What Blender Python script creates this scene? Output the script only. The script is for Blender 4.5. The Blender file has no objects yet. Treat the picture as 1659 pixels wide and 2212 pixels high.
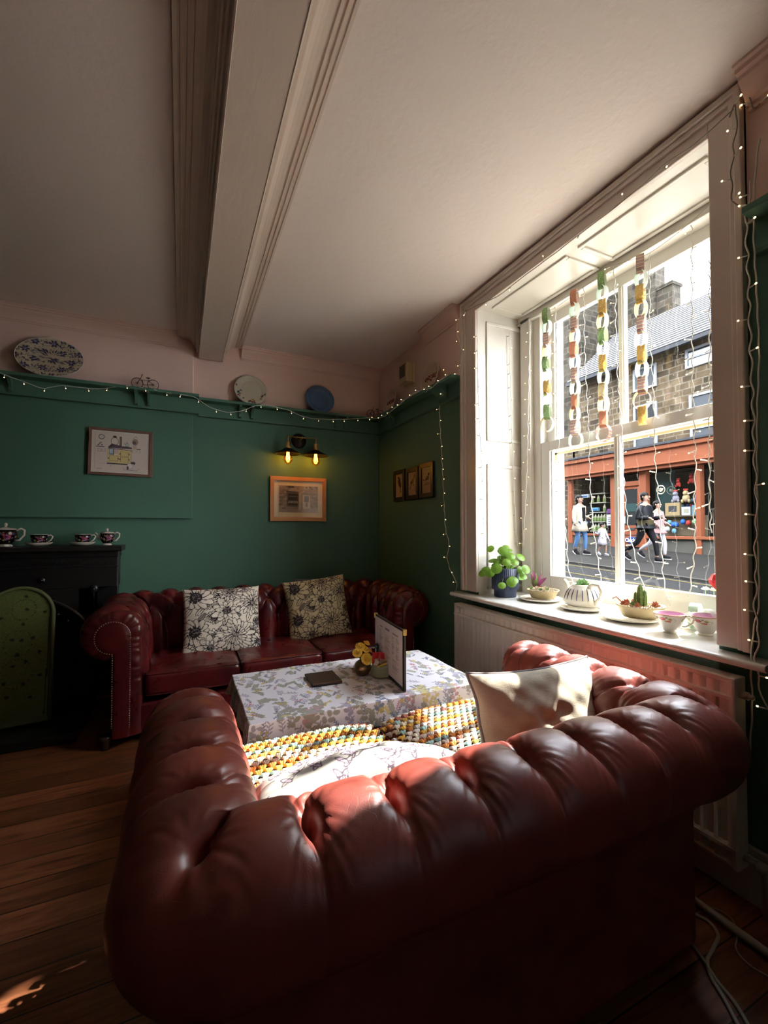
import bpy, bmesh, math, random
import numpy as np
from mathutils import Vector, Matrix, noise as mnoise
sin, cos, pi, sqrt = math.sin, math.cos, math.pi, math.sqrt
rnd = random.Random(7)
SC = bpy.context.scene
C = SC.collection

# ------------------------------------------------------------------ camera, sky, sun, exposure
F_PX, CAM_H, PITCH, YAW, HOR = 936.6, 1.2, math.radians(1.3), math.radians(25.09), 1141.0
CY = HOR - F_PX * math.tan(PITCH)
cam = bpy.data.cameras.new('camera')
cam_ob = bpy.data.objects.new('camera', cam)
C.objects.link(cam_ob)
cam_ob.location = (0, 0, CAM_H)
cam_ob.rotation_euler = (pi / 2 + PITCH, 0, -YAW)
cam.sensor_fit = 'VERTICAL'
cam.sensor_height = 36.0
cam.lens = 36.0 * F_PX / 2212
cam.shift_y = (CY - 1106) / 2212
cam.clip_start = 0.02
cam.clip_end = 300
SC.camera = cam_ob
_R = np.array([cos(YAW), -sin(YAW), 0]); _Fv = np.array([sin(YAW) * cos(PITCH), cos(YAW) * cos(PITCH), sin(PITCH)])
_U = np.cross(_R, _Fv)

def P(px, py, x=None, y=None, z=None):
    """the point of the place seen at a pixel of the photograph, on a known plane"""
    v = _Fv + _R * (px - 829.5) / F_PX + _U * (CY - py) / F_PX
    t = x / v[0] if x is not None else (y / v[1] if y is not None else (z - CAM_H) / v[2])
    return (v[0] * t, v[1] * t, CAM_H + v[2] * t)

SC.view_settings.view_transform = 'Standard'
SC.view_settings.look = 'None'
SC.view_settings.gamma = 1.0
SC.view_settings.use_curve_mapping = False
SC.view_settings.exposure = 1.2
SKY, SUN = 14.0, 14.0
try:
    SC.cycles.use_denoising = True
    SC.cycles.max_bounces = 14
    SC.cycles.diffuse_bounces = 8
    SC.cycles.glossy_bounces = 4
    SC.cycles.transparent_max_bounces = 24
    SC.cycles.sample_clamp_indirect = 6.0
    SC.cycles.caustics_reflective = False
    SC.cycles.caustics_refractive = False
except Exception:
    pass
w = bpy.data.worlds.new('sky'); SC.world = w; w.use_nodes = True
nt = w.node_tree; nt.nodes.clear()
_o = nt.nodes.new('ShaderNodeOutputWorld'); _b = nt.nodes.new('ShaderNodeBackground')
_tc = nt.nodes.new('ShaderNodeTexCoord'); _n = nt.nodes.new('ShaderNodeTexNoise'); _r = nt.nodes.new('ShaderNodeValToRGB')
_n.inputs['Scale'].default_value = 2.3; _n.inputs['Detail'].default_value = 5
_r.color_ramp.elements[0].position = .36; _r.color_ramp.elements[0].color = (.72, .82, 1.0, 1)
_r.color_ramp.elements[1].position = .60; _r.color_ramp.elements[1].color = (1.0, .98, .95, 1)
nt.links.new(_tc.outputs['Generated'], _n.inputs['Vector']); nt.links.new(_n.outputs['Fac'], _r.inputs['Fac'])
nt.links.new(_r.outputs['Color'], _b.inputs['Color']); nt.links.new(_b.outputs['Background'], _o.inputs['Surface'])
_b.inputs['Strength'].default_value = SKY

sun = bpy.data.lights.new('sun', 'SUN'); sun.energy = SUN; sun.angle = math.radians(.6); sun.color = (1.0, .95, .87)
sun_ob = bpy.data.objects.new('sun', sun); C.objects.link(sun_ob)
sun_ob.rotation_euler = Vector((1, .205, .90)).to_track_quat('Z', 'Y').to_euler()
sun_ob.location = (9, 3, 9)

# weak fill light added behind the camera, standing in for an unseen window
ROOMW = 1.5
wl = bpy.data.lights.new('room_fill_light', 'AREA'); wl.shape = 'RECTANGLE'; wl.size = 1.2; wl.size_y = 1.5; wl.energy = ROOMW; wl.color = (.93, .96, 1.0)
wl_ob = bpy.data.objects.new('room_fill_light', wl); C.objects.link(wl_ob); wl_ob.location = (1.62, -1.5, 1.65); wl_ob.rotation_euler = (0, pi / 2, 0)
# ------------------------------------------------------------------ materials
def lin(c):
    if isinstance(c, str):
        c = [int(c[i:i + 2], 16) / 255 for i in (0, 2, 4)]
    return tuple(((v + .055) / 1.055) ** 2.4 if v > .04045 else v / 12.92 for v in c)

class M:
    """one procedural material"""
    def __init__(s, name, col=(.5, .5, .5), rough=.5, metal=0, spec=.5, coat=0, emit=None, es=1, attr=None):
        s.m = bpy.data.materials.new(name); s.m.use_nodes = True
        s.t = s.m.node_tree; s.b = s.t.nodes['Principled BSDF']
        s.c = lin(col) if isinstance(col, str) else col
        i = s.b.inputs
        i['Base Color'].default_value = (*s.c, 1); i['Roughness'].default_value = rough; i['Metallic'].default_value = metal
        i['Specular IOR Level'].default_value = spec; i['Coat Weight'].default_value = coat
        s.colsock = None; s.bump = None
        if emit:
            i['Emission Color'].default_value = (*(lin(emit) if isinstance(emit, str) else emit), 1); i['Emission Strength'].default_value = es
        if attr:
            a = s.n('ShaderNodeAttribute'); a.attribute_name = attr; s.colsock = a.outputs['Color']
            s.l(s.colsock, i['Base Color'])
    def n(s, t): return s.t.nodes.new(t)
    def l(s, a, b): s.t.links.new(a, b)
    def vec(s, sc=(1, 1, 1), space='Object'):
        tc = s.n('ShaderNodeTexCoord'); mp = s.n('ShaderNodeMapping'); mp.inputs['Scale'].default_value = sc
        s.l(tc.outputs[space], mp.inputs['Vector']); return mp.outputs['Vector']
    def world(s, sc=(1, 1, 1), off=(0, 0, 0)):
        g = s.n('ShaderNodeNewGeometry'); mp = s.n('ShaderNodeMapping'); mp.inputs['Scale'].default_value = sc; mp.inputs['Location'].default_value = off
        s.l(g.outputs['Position'], mp.inputs['Vector']); return mp.outputs['Vector']
    def noise(s, v, scale, detail=4, rough=.55, dist=0):
        x = s.n('ShaderNodeTexNoise'); x.inputs['Scale'].default_value = scale; x.inputs['Detail'].default_value = detail
        x.inputs['Roughness'].default_value = rough; x.inputs['Distortion'].default_value = dist
        s.l(v, x.inputs['Vector']); return x.outputs['Fac']
    def voro(s, v, scale, feature='F1', out='Distance'):
        x = s.n('ShaderNodeTexVoronoi'); x.feature = feature; x.inputs['Scale'].default_value = scale
        s.l(v, x.inputs['Vector']); return x.outputs[out]
    def ramp(s, f, stops):
        r = s.n('ShaderNodeValToRGB'); e = r.color_ramp.elements
        while len(e) < len(stops): e.new(.5)
        for k, (p, c) in enumerate(stops):
            e[k].position = p; e[k].color = (*(lin(c) if isinstance(c, str) else (c if not isinstance(c, (int, float)) else (c, c, c))), 1)
        s.l(f, r.inputs['Fac']); return r.outputs['Color']
    def mix(s, f, a, b, mode='MIX'):
        x = s.n('ShaderNodeMix'); x.data_type = 'RGBA'; x.blend_type = mode
        if isinstance(f, (int, float)): x.inputs[0].default_value = f
        else: s.l(f, x.inputs[0])
        for k, v in ((6, a), (7, b)):
            if hasattr(v, 'links'): s.l(v, x.inputs[k])
            else: x.inputs[k].default_value = (*(lin(v) if isinstance(v, str) else v), 1)
        return x.outputs[2]
    def base(s, sock): s.colsock = sock; s.l(sock, s.b.inputs['Base Color'])
    def mottled(s, amt=.25, scale=4, space='world', dark=(.6, .6, .6)):
        v = s.world() if space == 'world' else s.vec()
        f = s.ramp(s.noise(v, scale), [(.3, 0.0), (.7, 1.0)])
        a = s.colsock if s.colsock else s.c
        k = s.n('ShaderNodeMath'); k.operation = 'MULTIPLY'; s.l(f, k.inputs[0]); k.inputs[1].default_value = amt
        s.base(s.mix(k.outputs[0], a, tuple(d * c for d, c in zip(dark, s.c)) if not s.colsock else dark, 'MIX' if not s.colsock else 'MULTIPLY')); return s
    def bmp(s, h, strength=.3, dist=.002):
        b = s.n('ShaderNodeBump'); b.inputs['Strength'].default_value = strength; b.inputs['Distance'].default_value = dist
        s.l(h, b.inputs['Height'])
        if s.bump: s.l(s.bump, b.inputs['Normal'])
        s.bump = b.outputs['Normal']; s.l(s.bump, s.b.inputs['Normal']); return s
    def rough(s, h, lo, hi):
        mr = s.n('ShaderNodeMapRange'); mr.inputs['To Min'].default_value = lo; mr.inputs['To Max'].default_value = hi
        s.l(h, mr.inputs['Value']); s.l(mr.outputs['Result'], s.b.inputs['Roughness']); return s

MT = {}
def mk(name, *a, **k):
    MT[name] = M(name, *a, **k); return MT[name]

def plain(name, col, rough=.5, **k): return mk(name, col, rough, **k)

m = mk('ceiling_paint', (.74, .645, .598), .85); v = m.world(); m.bmp(m.noise(v, 38, 3), .28, .006); m.bmp(m.noise(v, 7, 2), .2, .012)
m = mk('pink_paint', (.70, .50, .43), .85); v = m.world(); m.mottled(.15, 2); m.bmp(m.noise(v, 40, 3), .3, .004)
m = mk('green_paint', (.064, .158, .108), .7); m.mottled(.35, 1.7, dark=(.72, .78, .8)); v = m.world(); m.bmp(m.noise(v, 45, 3), .3, .003)
m = mk('cream_gloss', (.63, .60, .54), .32); v = m.world(); m.bmp(m.noise(v, 22, 3), .12, .003); m.mottled(.25, 9, dark=(.86, .82, .76))
m = mk('beam_paint', (.62, .515, .445), .6); v = m.world(); m.bmp(m.noise(m.world((1, .35, 1)), 26, 4, .6, .6), .25, .006)
m = mk('casing_backlit', (.60, .52, .455), .3); v = m.world(); m.bmp(m.noise(v, 22, 3), .15, .003); m.mottled(.3, 9, dark=(.84, .8, .74))  # same trim paint as the reveals, colour darkened for its backlit face
m = mk('white_gloss', (.70, .685, .65), .22); m.bmp(m.noise(m.world(), 16, 2), .08, .003)
m = mk('radiator_paint', (.74, .69, .62), .38)
m = mk('dark_gap', (.02, .018, .016), .9)

def leather(name, col, dark, r0, r1, crack=.0):
    m = mk(name, col, .4, spec=.55); v = m.world()
    f = m.ramp(m.noise(v, 5.5, 2.5, .5), [(.34, 0.0), (.68, 1.0)])
    c = m.mix(f, col, dark)
    m.base(c)
    m.rough(m.noise(v, 14, 4), r0, r1)
    m.bmp(m.voro(v, 420), .10, .0006)
    if crack:
        e = m.ramp(m.voro(m.world((1, 1, 1)), 58, 'DISTANCE_TO_EDGE'), [(0, 0.0), (.03, 1.0)])
        g = m.ramp(m.noise(v, 3.2, 2), [(.47, 1.0), (.6, 0.0)])
        mx = m.n('ShaderNodeMath'); mx.operation = 'MAXIMUM'; m.l(e, mx.inputs[0]); m.l(g, mx.inputs[1])
        m.bmp(mx.outputs[0], crack, .0012)
    m.bmp(m.noise(v, 60, 3), .08, .002)
    return m
leather('red_leather', (.255, .052, .037), (.145, .033, .027), .30, .46, .13)
leather('oxblood_leather', (.135, .013, .015), (.065, .009, .011), .22, .36)
leather('dark_leather', (.075, .018, .017), (.045, .012, .012), .35, .5)
m = mk('floor_wood', (.25, .1, .045), .45)
# floorboards run along X, the seams measured from the photograph
v = m.world()
sep = m.n('ShaderNodeSeparateXYZ'); m.l(v, sep.inputs[0])
def mth(m, op, a, b=None, c=None):
    x = m.n('ShaderNodeMath'); x.operation = op
    for k, q in enumerate((a, b, c)):
        if q is None: continue
        if hasattr(q, 'links'): m.l(q, x.inputs[k])
        else: x.inputs[k].default_value = q
    return x.outputs[0]
row = mth(m, 'ADD', mth(m, 'MULTIPLY', sep.outputs['Y'], 1 / .1253), .05)
fl = mth(m, 'FLOOR', row); fr = mth(m, 'FRACT', row)
seam = mth(m, 'GREATER_THAN', mth(m, 'ABSOLUTE', mth(m, 'SUBTRACT', fr, .5)), .482)
wn = m.n('ShaderNodeTexWhiteNoise'); wn.noise_dimensions = '1D'; m.l(fl, wn.inputs['W'])
cmb = m.n('ShaderNodeCombineXYZ'); m.l(mth(m, 'ADD', mth(m, 'MULTIPLY', sep.outputs['X'], 1.6), mth(m, 'MULTIPLY', fl, 7.3)), cmb.inputs[0]); m.l(mth(m, 'MULTIPLY', sep.outputs['Y'], 15), cmb.inputs[1])
g1 = m.noise(cmb.outputs[0], 2.2, 6, .62, 1.2)
colr = m.ramp(g1, [(.28, (.085, .028, .013)), (.5, (.21, .075, .032)), (.72, (.30, .12, .052))])
tint = m.ramp(wn.outputs['Value'], [(0, (.62, .55, .5)), (1, (1.15, 1.05, .95))])
colr = m.mix(1.0, colr, tint, 'MULTIPLY')
kn = m.ramp(m.voro(m.world((1.6, 4, 1)), 1.3), [(.05, 1.0), (.14, 0.0)])
colr = m.mix(mth(m, 'MULTIPLY', kn, .75), colr, (.06, .02, .01))
colr = m.mix(seam, colr, (.012, .006, .004)); m.base(colr)
m.rough(g1, .34, .55); m.bmp(mth(m, 'SUBTRACT', g1, mth(m, 'MULTIPLY', seam, 3.0)), .35, .002)

def stone(name, c1, c2, mortar, sx=2.6, sz=5.2, rough=.9):
    """coursed stone for walls that run along Y (or X), rows in Z"""
    m = mk(name, c1, rough); g = m.n('ShaderNodeNewGeometry'); sp = m.n('ShaderNodeSeparateXYZ'); m.l(g.outputs['Position'], sp.inputs[0])
    cb = m.n('ShaderNodeCombineXYZ'); m.l(mth(m, 'ADD', sp.outputs['Y'], sp.outputs['X']), cb.inputs[0]); m.l(sp.outputs['Z'], cb.inputs[1])
    nz = m.noise(cb.outputs[0], 1.7, 2)
    add = m.n('ShaderNodeVectorMath'); add.operation = 'ADD'; m.l(cb.outputs[0], add.inputs[0])
    sc = m.n('ShaderNodeVectorMath'); sc.operation = 'SCALE'; sc.inputs['Scale'].default_value = .05; m.l(nz, sc.inputs[0]); m.l(sc.outputs[0], add.inputs[1])
    b = m.n('ShaderNodeTexBrick'); b.inputs['Scale'].default_value = 1.0; b.inputs['Brick Width'].default_value = 1 / sx; b.inputs['Row Height'].default_value = 1 / sz
    b.inputs['Mortar Size'].default_value = .017; b.inputs['Mortar Smooth'].default_value = .1; b.inputs['Bias'].default_value = -.15; b.squash = .7; b.squash_frequency = 3
    b.inputs['Color1'].default_value = (*c1, 1); b.inputs['Color2'].default_value = (*c2, 1); b.inputs['Mortar'].default_value = (*mortar, 1)
    m.l(add.outputs[0], b.inputs['Vector'])
    gr = m.ramp(m.noise(g.outputs['Position'], 3.5, 5), [(.3, .6), (.7, 1.25)])
    m.base(m.mix(1.0, b.outputs['Color'], gr, 'MULTIPLY')); m.bmp(b.outputs['Fac'], -.5, .02); m.bmp(m.noise(g.outputs['Position'], 12, 4), .4, .02)
    return m
stone('street_stone', (.27, .20, .125), (.07, .056, .042), (.36, .31, .24))
stone('dark_stone', (.14, .122, .095), (.045, .042, .038), (.20, .18, .15), 2.4, 4.4)

# ------------------------------------------------------------------ mesh builder
def srgb_arr(a): 
    a = np.asarray(a, float); return np.where(a > .04045, ((a + .055) / 1.055) ** 2.4, a / 12.92)

class MB:
    def __init__(s): s.v = []; s.f = []; s.mi = []; s.n = 0; s.c = []; s.hascol = False
    def add(s, V, Fc, m=0, col=None):
        V = np.asarray(V, float).reshape(-1, 3); s.v.append(V)
        for f in Fc: s.f.append(tuple(i + s.n for i in f)); s.mi.append(m)
        if col is not None: s.hascol = True; s.c.append(np.broadcast_to(np.asarray(col, float), (len(V), 3)))
        else: s.c.append(np.ones((len(V), 3)))
        s.n += len(V); return s
    def box(s, x0, y0, z0, x1, y1, z1, m=0):
        V = [(x, y, z) for x in (x0, x1) for y in (y0, y1) for z in (z0, z1)]
        return s.add(V, [(0, 1, 3, 2), (4, 6, 7, 5), (0, 4, 5, 1), (2, 3, 7, 6), (0, 2, 6, 4), (1, 5, 7, 3)], m)
    def obox(s, c, ax, ay, az, m=0):
        c = np.array(c, float); ax, ay, az = (np.array(q, float) for q in (ax, ay, az))
        V = [c + ax * i + ay * j + az * k for i in (-1, 1) for j in (-1, 1) for k in (-1, 1)]
        return s.add(V, [(0, 1, 3, 2), (4, 6, 7, 5), (0, 4, 5, 1), (2, 3, 7, 6), (0, 2, 6, 4), (1, 5, 7, 3)], m)
    def grid(s, A, cu=False, cv=False, m=0, col=None, flip=False):
        A = np.asarray(A, float); n, k = A.shape[:2]; f = []
        for i in range(n if cu else n - 1):
            for j in range(k if cv else k - 1):
                q = (i * k + j, ((i + 1) % n) * k + j, ((i + 1) % n) * k + (j + 1) % k, i * k + (j + 1) % k)
                f.append(q[::-1] if flip else q)
        return s.add(A.reshape(-1, 3), f, m, None if col is None else np.asarray(col).reshape(-1, 3))
    def lathe(s, prof, seg=32, c=(0, 0, 0), m=0, fr=None, a0=0, a1=None):
        """profile of (r, z); fr(theta) may scale the radius"""
        full = a1 is None
        th = np.linspace(a0, 2 * pi if full else a1, seg, endpoint=not full)
        k = np.array([fr(t) for t in th]) if fr else np.ones(len(th))
        A = np.zeros((len(prof), len(th), 3))
        for i, (r, z) in enumerate(prof):
            A[i, :, 0] = c[0] + r * k * np.cos(th); A[i, :, 1] = c[1] + r * k * np.sin(th); A[i, :, 2] = c[2] + z
        return s.grid(A, cv=full, m=m, flip=True)
    def tube(s, pts, r, seg=6, m=0, close=False, flat=None):
        pts = [np.array(p, float) for p in pts]; n = len(pts); rr = r if hasattr(r, '__len__') else [r] * n
        A = np.zeros((n, seg, 3)); up = np.array((0.0, 0, 1)); prev = None
        for i, p in enumerate(pts):
            a = pts[(i - 1) % n] if (i or close) else p; b = pts[(i + 1) % n] if (i < n - 1 or close) else p
            t = b - a; t = t / (np.linalg.norm(t) + 1e-12)
            if prev is None:
                h = up if abs(t[2]) < .9 else np.array((1.0, 0, 0)); u = np.cross(h, t)
            else: u = prev - t * (prev @ t)
            u /= np.linalg.norm(u) + 1e-12; prev = u; w_ = np.cross(t, u)
            for j in range(seg):
                th = 2 * pi * j / seg; A[i, j] = p + rr[i] * (u * cos(th) + w_ * sin(th) * (flat or 1))
        s.grid(A, cu=close, cv=True, m=m)
        if not close:
            b0 = s.n - n * seg
            s.f.append(tuple(b0 + j for j in range(seg))); s.mi.append(m)
            s.f.append(tuple(b0 + (n - 1) * seg + j for j in reversed(range(seg)))); s.mi.append(m)
        return s
    def prism(s, poly, o, u, v, w_, m=0):
        """polygon (a,b) in the plane o + a*u + b*v, extruded by w_"""
        o, u, v, w_ = (np.array(q, float) for q in (o, u, v, w_)); n = len(poly)
        V = [o + u * a + v * b for a, b in poly] + [o + u * a + v * b + w_ for a, b in poly]
        return s.add(V, [tuple(range(n))[::-1], tuple(range(n, 2 * n))] + [(i, (i + 1) % n, n + (i + 1) % n, n + i) for i in range(n)], m)
    def ball(s, c, r, seg=10, m=0, sq=(1, 1, 1)):
        A = np.zeros((seg // 2 + 1, seg, 3))
        for i in range(seg // 2 + 1):
            ph = pi * i / (seg // 2)
            for j in range(seg):
                th = 2 * pi * j / seg
                A[i, j] = (c[0] + r * sq[0] * sin(ph) * cos(th), c[1] + r * sq[1] * sin(ph) * sin(th), c[2] + r * sq[2] * cos(ph))
        return s.grid(A, cv=True, m=m, flip=False)
    def xf(s, mat):
        mt = np.array(mat); s.v = [q @ mt[:3, :3].T + mt[:3, 3] for q in s.v]; return s
    def build(s, name, mats, parent=None, smooth=True, bevel=0, loc=None, sub=0, auto=None, bseg=2):
        me = bpy.data.meshes.new(name)
        V = np.concatenate(s.v) if s.v else np.zeros((0, 3))
        me.from_pydata(V.tolist(), [], s.f)
        for q in (mats if isinstance(mats, (list, tuple)) else [mats]): me.materials.append(MT[q].m)
        me.polygons.foreach_set('material_index', s.mi)
        me.polygons.foreach_set('use_smooth', [smooth] * len(s.f))
        if s.hascol:
            ca = me.color_attributes.new('Col', 'FLOAT_COLOR', 'POINT')
            cc = np.ones((s.n, 4)); cc[:, :3] = srgb_arr(np.concatenate(s.c)); ca.data.foreach_set('color', cc.ravel())
        me.validate(clean_customdata=False); me.update()
        ob = bpy.data.objects.new(name, me); C.objects.link(ob)
        if parent: ob.parent = parent
        if loc is not None: ob.location = loc
        if bevel:
            b = ob.modifiers.new('bevel', 'BEVEL'); b.width = bevel; b.segments = bseg; b.limit_method = 'ANGLE'; b.angle_limit = math.radians(40)
            b.harden_normals = False
        if sub: q = ob.modifiers.new('sub', 'SUBSURF'); q.levels = sub; q.render_levels = sub
        if auto and smooth: 
            bm = bmesh.new(); bm.from_mesh(me)
            for e in bm.edges:
                if len(e.link_faces) == 2 and e.calc_face_angle(0) > math.radians(auto): e.smooth = False
            bm.to_mesh(me); bm.free()
        return ob

def thing(name, label, cat, loc=(0, 0, 0), rz=0, group=None):
    o = bpy.data.objects.new(name, None); C.objects.link(o); o.location = loc; o.rotation_euler = (0, 0, rz)
    o.empty_display_size = .05; o['label'] = label; o['category'] = cat
    if group: o['group'] = group
    return o
def tag(o, label, cat, group=None, kind=None):
    o['label'] = label; o['category'] = cat
    if group: o['group'] = group
    if kind: o['kind'] = kind
    return o
def struct(o, label=None):
    o['kind'] = 'structure'
    if label: o['label'] = label
    return o
def dup(root, loc=None, rz=None, label=None, group=None):
    r = root.copy(); C.objects.link(r)
    if loc is not None: r.location = loc
    if rz is not None: r.rotation_euler = (0, 0, rz)
    if label: r['label'] = label
    if group: r['group'] = group
    for ch in list(root.children):
        c = ch.copy(); C.objects.link(c); c.parent = r
        for g in list(ch.children):
            d = g.copy(); C.objects.link(d); d.parent = c
    return r

class Img:
    """a tiny raster used to colour the vertices of a printed surface (y up, unit square)"""
    def __init__(s, w, h, bg):
        s.w, s.h = w, h; s.a = np.zeros((h, w, 3)); s.a[:] = s.col(bg)
        s.Y, s.X = np.mgrid[0:h, 0:w]; s.X = (s.X + .5) / w; s.Y = (s.Y + .5) / h; s.asp = w / h
    def col(s, c): return np.array([int(c[i:i + 2], 16) / 255 for i in (0, 2, 4)]) if isinstance(c, str) else np.array(c, float)
    def put(s, mk_, c, a=1.0):
        s.a[mk_] = s.a[mk_] * (1 - a) + s.col(c) * a; return s
    def _win(s, x0, x1, y0, y1):
        a = max(0, int(x0 * s.w) - 1); b = min(s.w, int(x1 * s.w) + 2); c = max(0, int(y0 * s.h) - 1); d = min(s.h, int(y1 * s.h) + 2)
        return (slice(c, d), slice(a, b)) if b > a and d > c else None
    def ell(s, x, y, rx, ry, c, rot=0, a=1.0, ring=0):
        R_ = max(rx * s.asp, ry); q = s._win(x - R_ / s.asp, x + R_ / s.asp, y - R_, y + R_)
        if q is None: return s
        dx = (s.X[q] - x) * s.asp; dy = s.Y[q] - y; rx_ = rx * s.asp
        u = dx * cos(rot) + dy * sin(rot); v = -dx * sin(rot) + dy * cos(rot)
        d = np.sqrt((u / rx_) ** 2 + (v / ry) ** 2); m_ = (d < 1) & (d > 1 - ring) if ring else d < 1
        sub = s.a[q]; sub[m_] = sub[m_] * (1 - a) + s.col(c) * a; return s
    def line(s, pts, wd, c, a=1.0):
        for (x0, y0), (x1, y1) in zip(pts[:-1], pts[1:]):
            q = s._win(min(x0, x1) - wd / s.asp, max(x0, x1) + wd / s.asp, min(y0, y1) - wd, max(y0, y1) + wd)
            if q is None: continue
            ax, ay, bx, by = x0 * s.asp, y0, x1 * s.asp, y1; dx, dy = bx - ax, by - ay; L = dx * dx + dy * dy + 1e-9
            X_, Y_ = s.X[q] * s.asp, s.Y[q]; t = np.clip(((X_ - ax) * dx + (Y_ - ay) * dy) / L, 0, 1)
            m_ = (X_ - ax - t * dx) ** 2 + (Y_ - ay - t * dy) ** 2 < (wd / 2) ** 2
            sub = s.a[q]; sub[m_] = sub[m_] * (1 - a) + s.col(c) * a
        return s
    def rect(s, x0, y0, x1, y1, c, a=1.0): return s.put((s.X > x0) & (s.X < x1) & (s.Y > y0) & (s.Y < y1), c, a)
    def poly(s, pts, c, a=1.0):
        ins = np.zeros_like(s.X, bool); n = len(pts)
        for i in range(n):
            (x0, y0), (x1, y1) = pts[i], pts[(i + 1) % n]
            if y0 == y1: continue
            ins ^= ((s.Y > y0) != (s.Y > y1)) & (s.X < (x1 - x0) * (s.Y - y0) / (y1 - y0) + x0)
        return s.put(ins, c, a)
    def at(s, u, v):
        return s.a[np.clip((np.asarray(v) * s.h).astype(int), 0, s.h - 1), np.clip((np.asarray(u) * s.w).astype(int), 0, s.w - 1)]
def sheet(img, o, u, v, name, mat, parent=None, step=1):
    """a flat printed sheet: origin o, edges u and v"""
    w_, h_ = img.w // step, img.h // step
    gu, gv = np.meshgrid(np.linspace(0, 1, w_), np.linspace(0, 1, h_), indexing='ij')
    A = np.array(o)[None, None] + gu[..., None] * np.array(u) + gv[..., None] * np.array(v)
    return MB().grid(A, col=img.at(gu, gv)).build(name, mat, parent, smooth=False)
mk('printed', (1, 1, 1), .8, attr='Col')
mk('printed_cloth', (1, 1, 1), .85, attr='Col', spec=.2); MT['printed_cloth'].bmp(MT['printed_cloth'].noise(MT['printed_cloth'].vec(), 220, 2), .25, .001)
mk('printed_glaze', (1, 1, 1), .12, attr='Col')
# ------------------------------------------------------------------ the room
XR, YB, CZ = 1.684, 3.70, 2.68
XL, YF = -2.9, -2.6
WY0, WY1, XO = .872, 2.206, 2.26
b = MB(); b.box(XL - .1, YF - .1, -.08, XR + .35, YB + .2, 0); struct(b.build('floor', 'floor_wood', smooth=False))
b = MB(); b.box(XL - .1, YF - .1, CZ, XO, YB + .2, CZ + .12); struct(b.build('ceiling', 'ceiling_paint', smooth=False))
b = MB(); b.box(XL - .1, YB, -.08, XR, YB + .2, 2.2, 0); b.box(XL - .1, YB, 2.2, XR, YB + .2, CZ, 1)
b.box(XL, 3.64, 1.273, .078, YB, 2.2, 0); b.box(XL, 3.64, 2.2, .078, YB, CZ, 1)
struct(b.build('wall_back', ['green_paint', 'pink_paint'], smooth=False, bevel=.006))
b = MB(); b.box(XL - .2, YF - .1, -.08, XL, YB + .2, 2.2, 0); b.box(XL - .2, YF - .1, 2.2, XL, YB + .2, CZ, 1)
struct(b.build('wall_left', ['green_paint', 'pink_paint'], smooth=False))
b = MB(); b.box(XL - .2, YF - .2, -.08, XO, YF, 2.2, 0); b.box(XL - .2, YF - .2, 2.2, XO, YF, CZ, 1)
struct(b.build('wall_front', ['green_paint', 'pink_paint'], smooth=False))
# window wall: opening Y .872..2.206
b = MB()
for y0, y1 in ((YF, WY0), (WY1, YB + .2)):
    b.box(XR, y0, -.08, XO - .06, y1, 2.2, 0); b.box(XR, y0, 2.2, XO - .06, y1, CZ, 1); b.box(XO - .06, y0, -.08, XO, y1, CZ + .1, 2)
b.box(XR, WY0, -.08, XO, WY1, .70, 0); b.box(XR, WY0, 2.62, XO, WY1, CZ, 1)
b.box(2.16, WY0, 2.56, XO, WY1, 2.62, 3)                       # stone lintel outside
b.box(2.16, WY0, .70, XO + .05, WY1, .86, 3)                   # stone sill outside
b.box(2.16, WY0, .86, XO, 1.03, 2.56, 3); b.box(2.16, 2.055, .86, XO, WY1, 2.56, 3)
# the wall beside the window stands a little proud above the plate rail
b.box(XR - .022, 2.343, 2.2, XR, 2.82, CZ, 1)
mk('lintel_stone', (.62, .58, .47), .8).mottled(.3, 5)
struct(b.build('wall_right', ['green_paint', 'pink_paint', 'street_stone', 'lintel_stone'], smooth=False))
# skirting boards
def skirt(name, pts, m='cream_gloss'):
    b = MB()
    for (x0, y0, x1, y1) in pts: b.box(x0, y0, 0, x1, y1, .15); b.box(x0 + (.004 if x1 - x0 < .1 else 0), y0, .15, x1, y1, .175)
    return struct(b.build(name, m, smooth=False, bevel=.004))
skirt('baseboard_right', [(XR - .022, YF, XR, YB)])
skirt('baseboard_back', [(-.36, YB - .022, XR - .022, YB)])
# cornice with stepped mouldings
def cornice_prof(k=1.0):
    return [(0, -.10), (.008, -.10), (.010, -.092), (.016, -.088), (.018, -.078), (.030, -.055), (.045, -.034), (.047, -.024), (.056, -.020), (.058, -.010), (.066, -.008), (.066, 0), (0, 0)]
b = MB()
pr = cornice_prof()
b.prism(pr, (XL, 3.64, CZ), (0, -1, 0), (0, 0, 1), (-.035 - XL, 0, 0)); b.prism(pr, (.435, 3.70, CZ), (0, -1, 0), (0, 0, 1), (XR - .435, 0, 0))
struct(b.build('trim_1', 'pink_paint', smooth=False))
b = MB(); b.prism(pr, (XR - .022, 2.36, CZ), (-1, 0, 0), (0, 0, 1), (0, .45, 0)); b.prism([(a * 1.5, c * 1.15) for a, c in pr], (XR, YF, CZ), (-1, 0, 0), (0, 0, 1), (0, .755 - YF, 0))
struct(b.build('trim_2', 'pink_paint', smooth=False))
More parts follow.
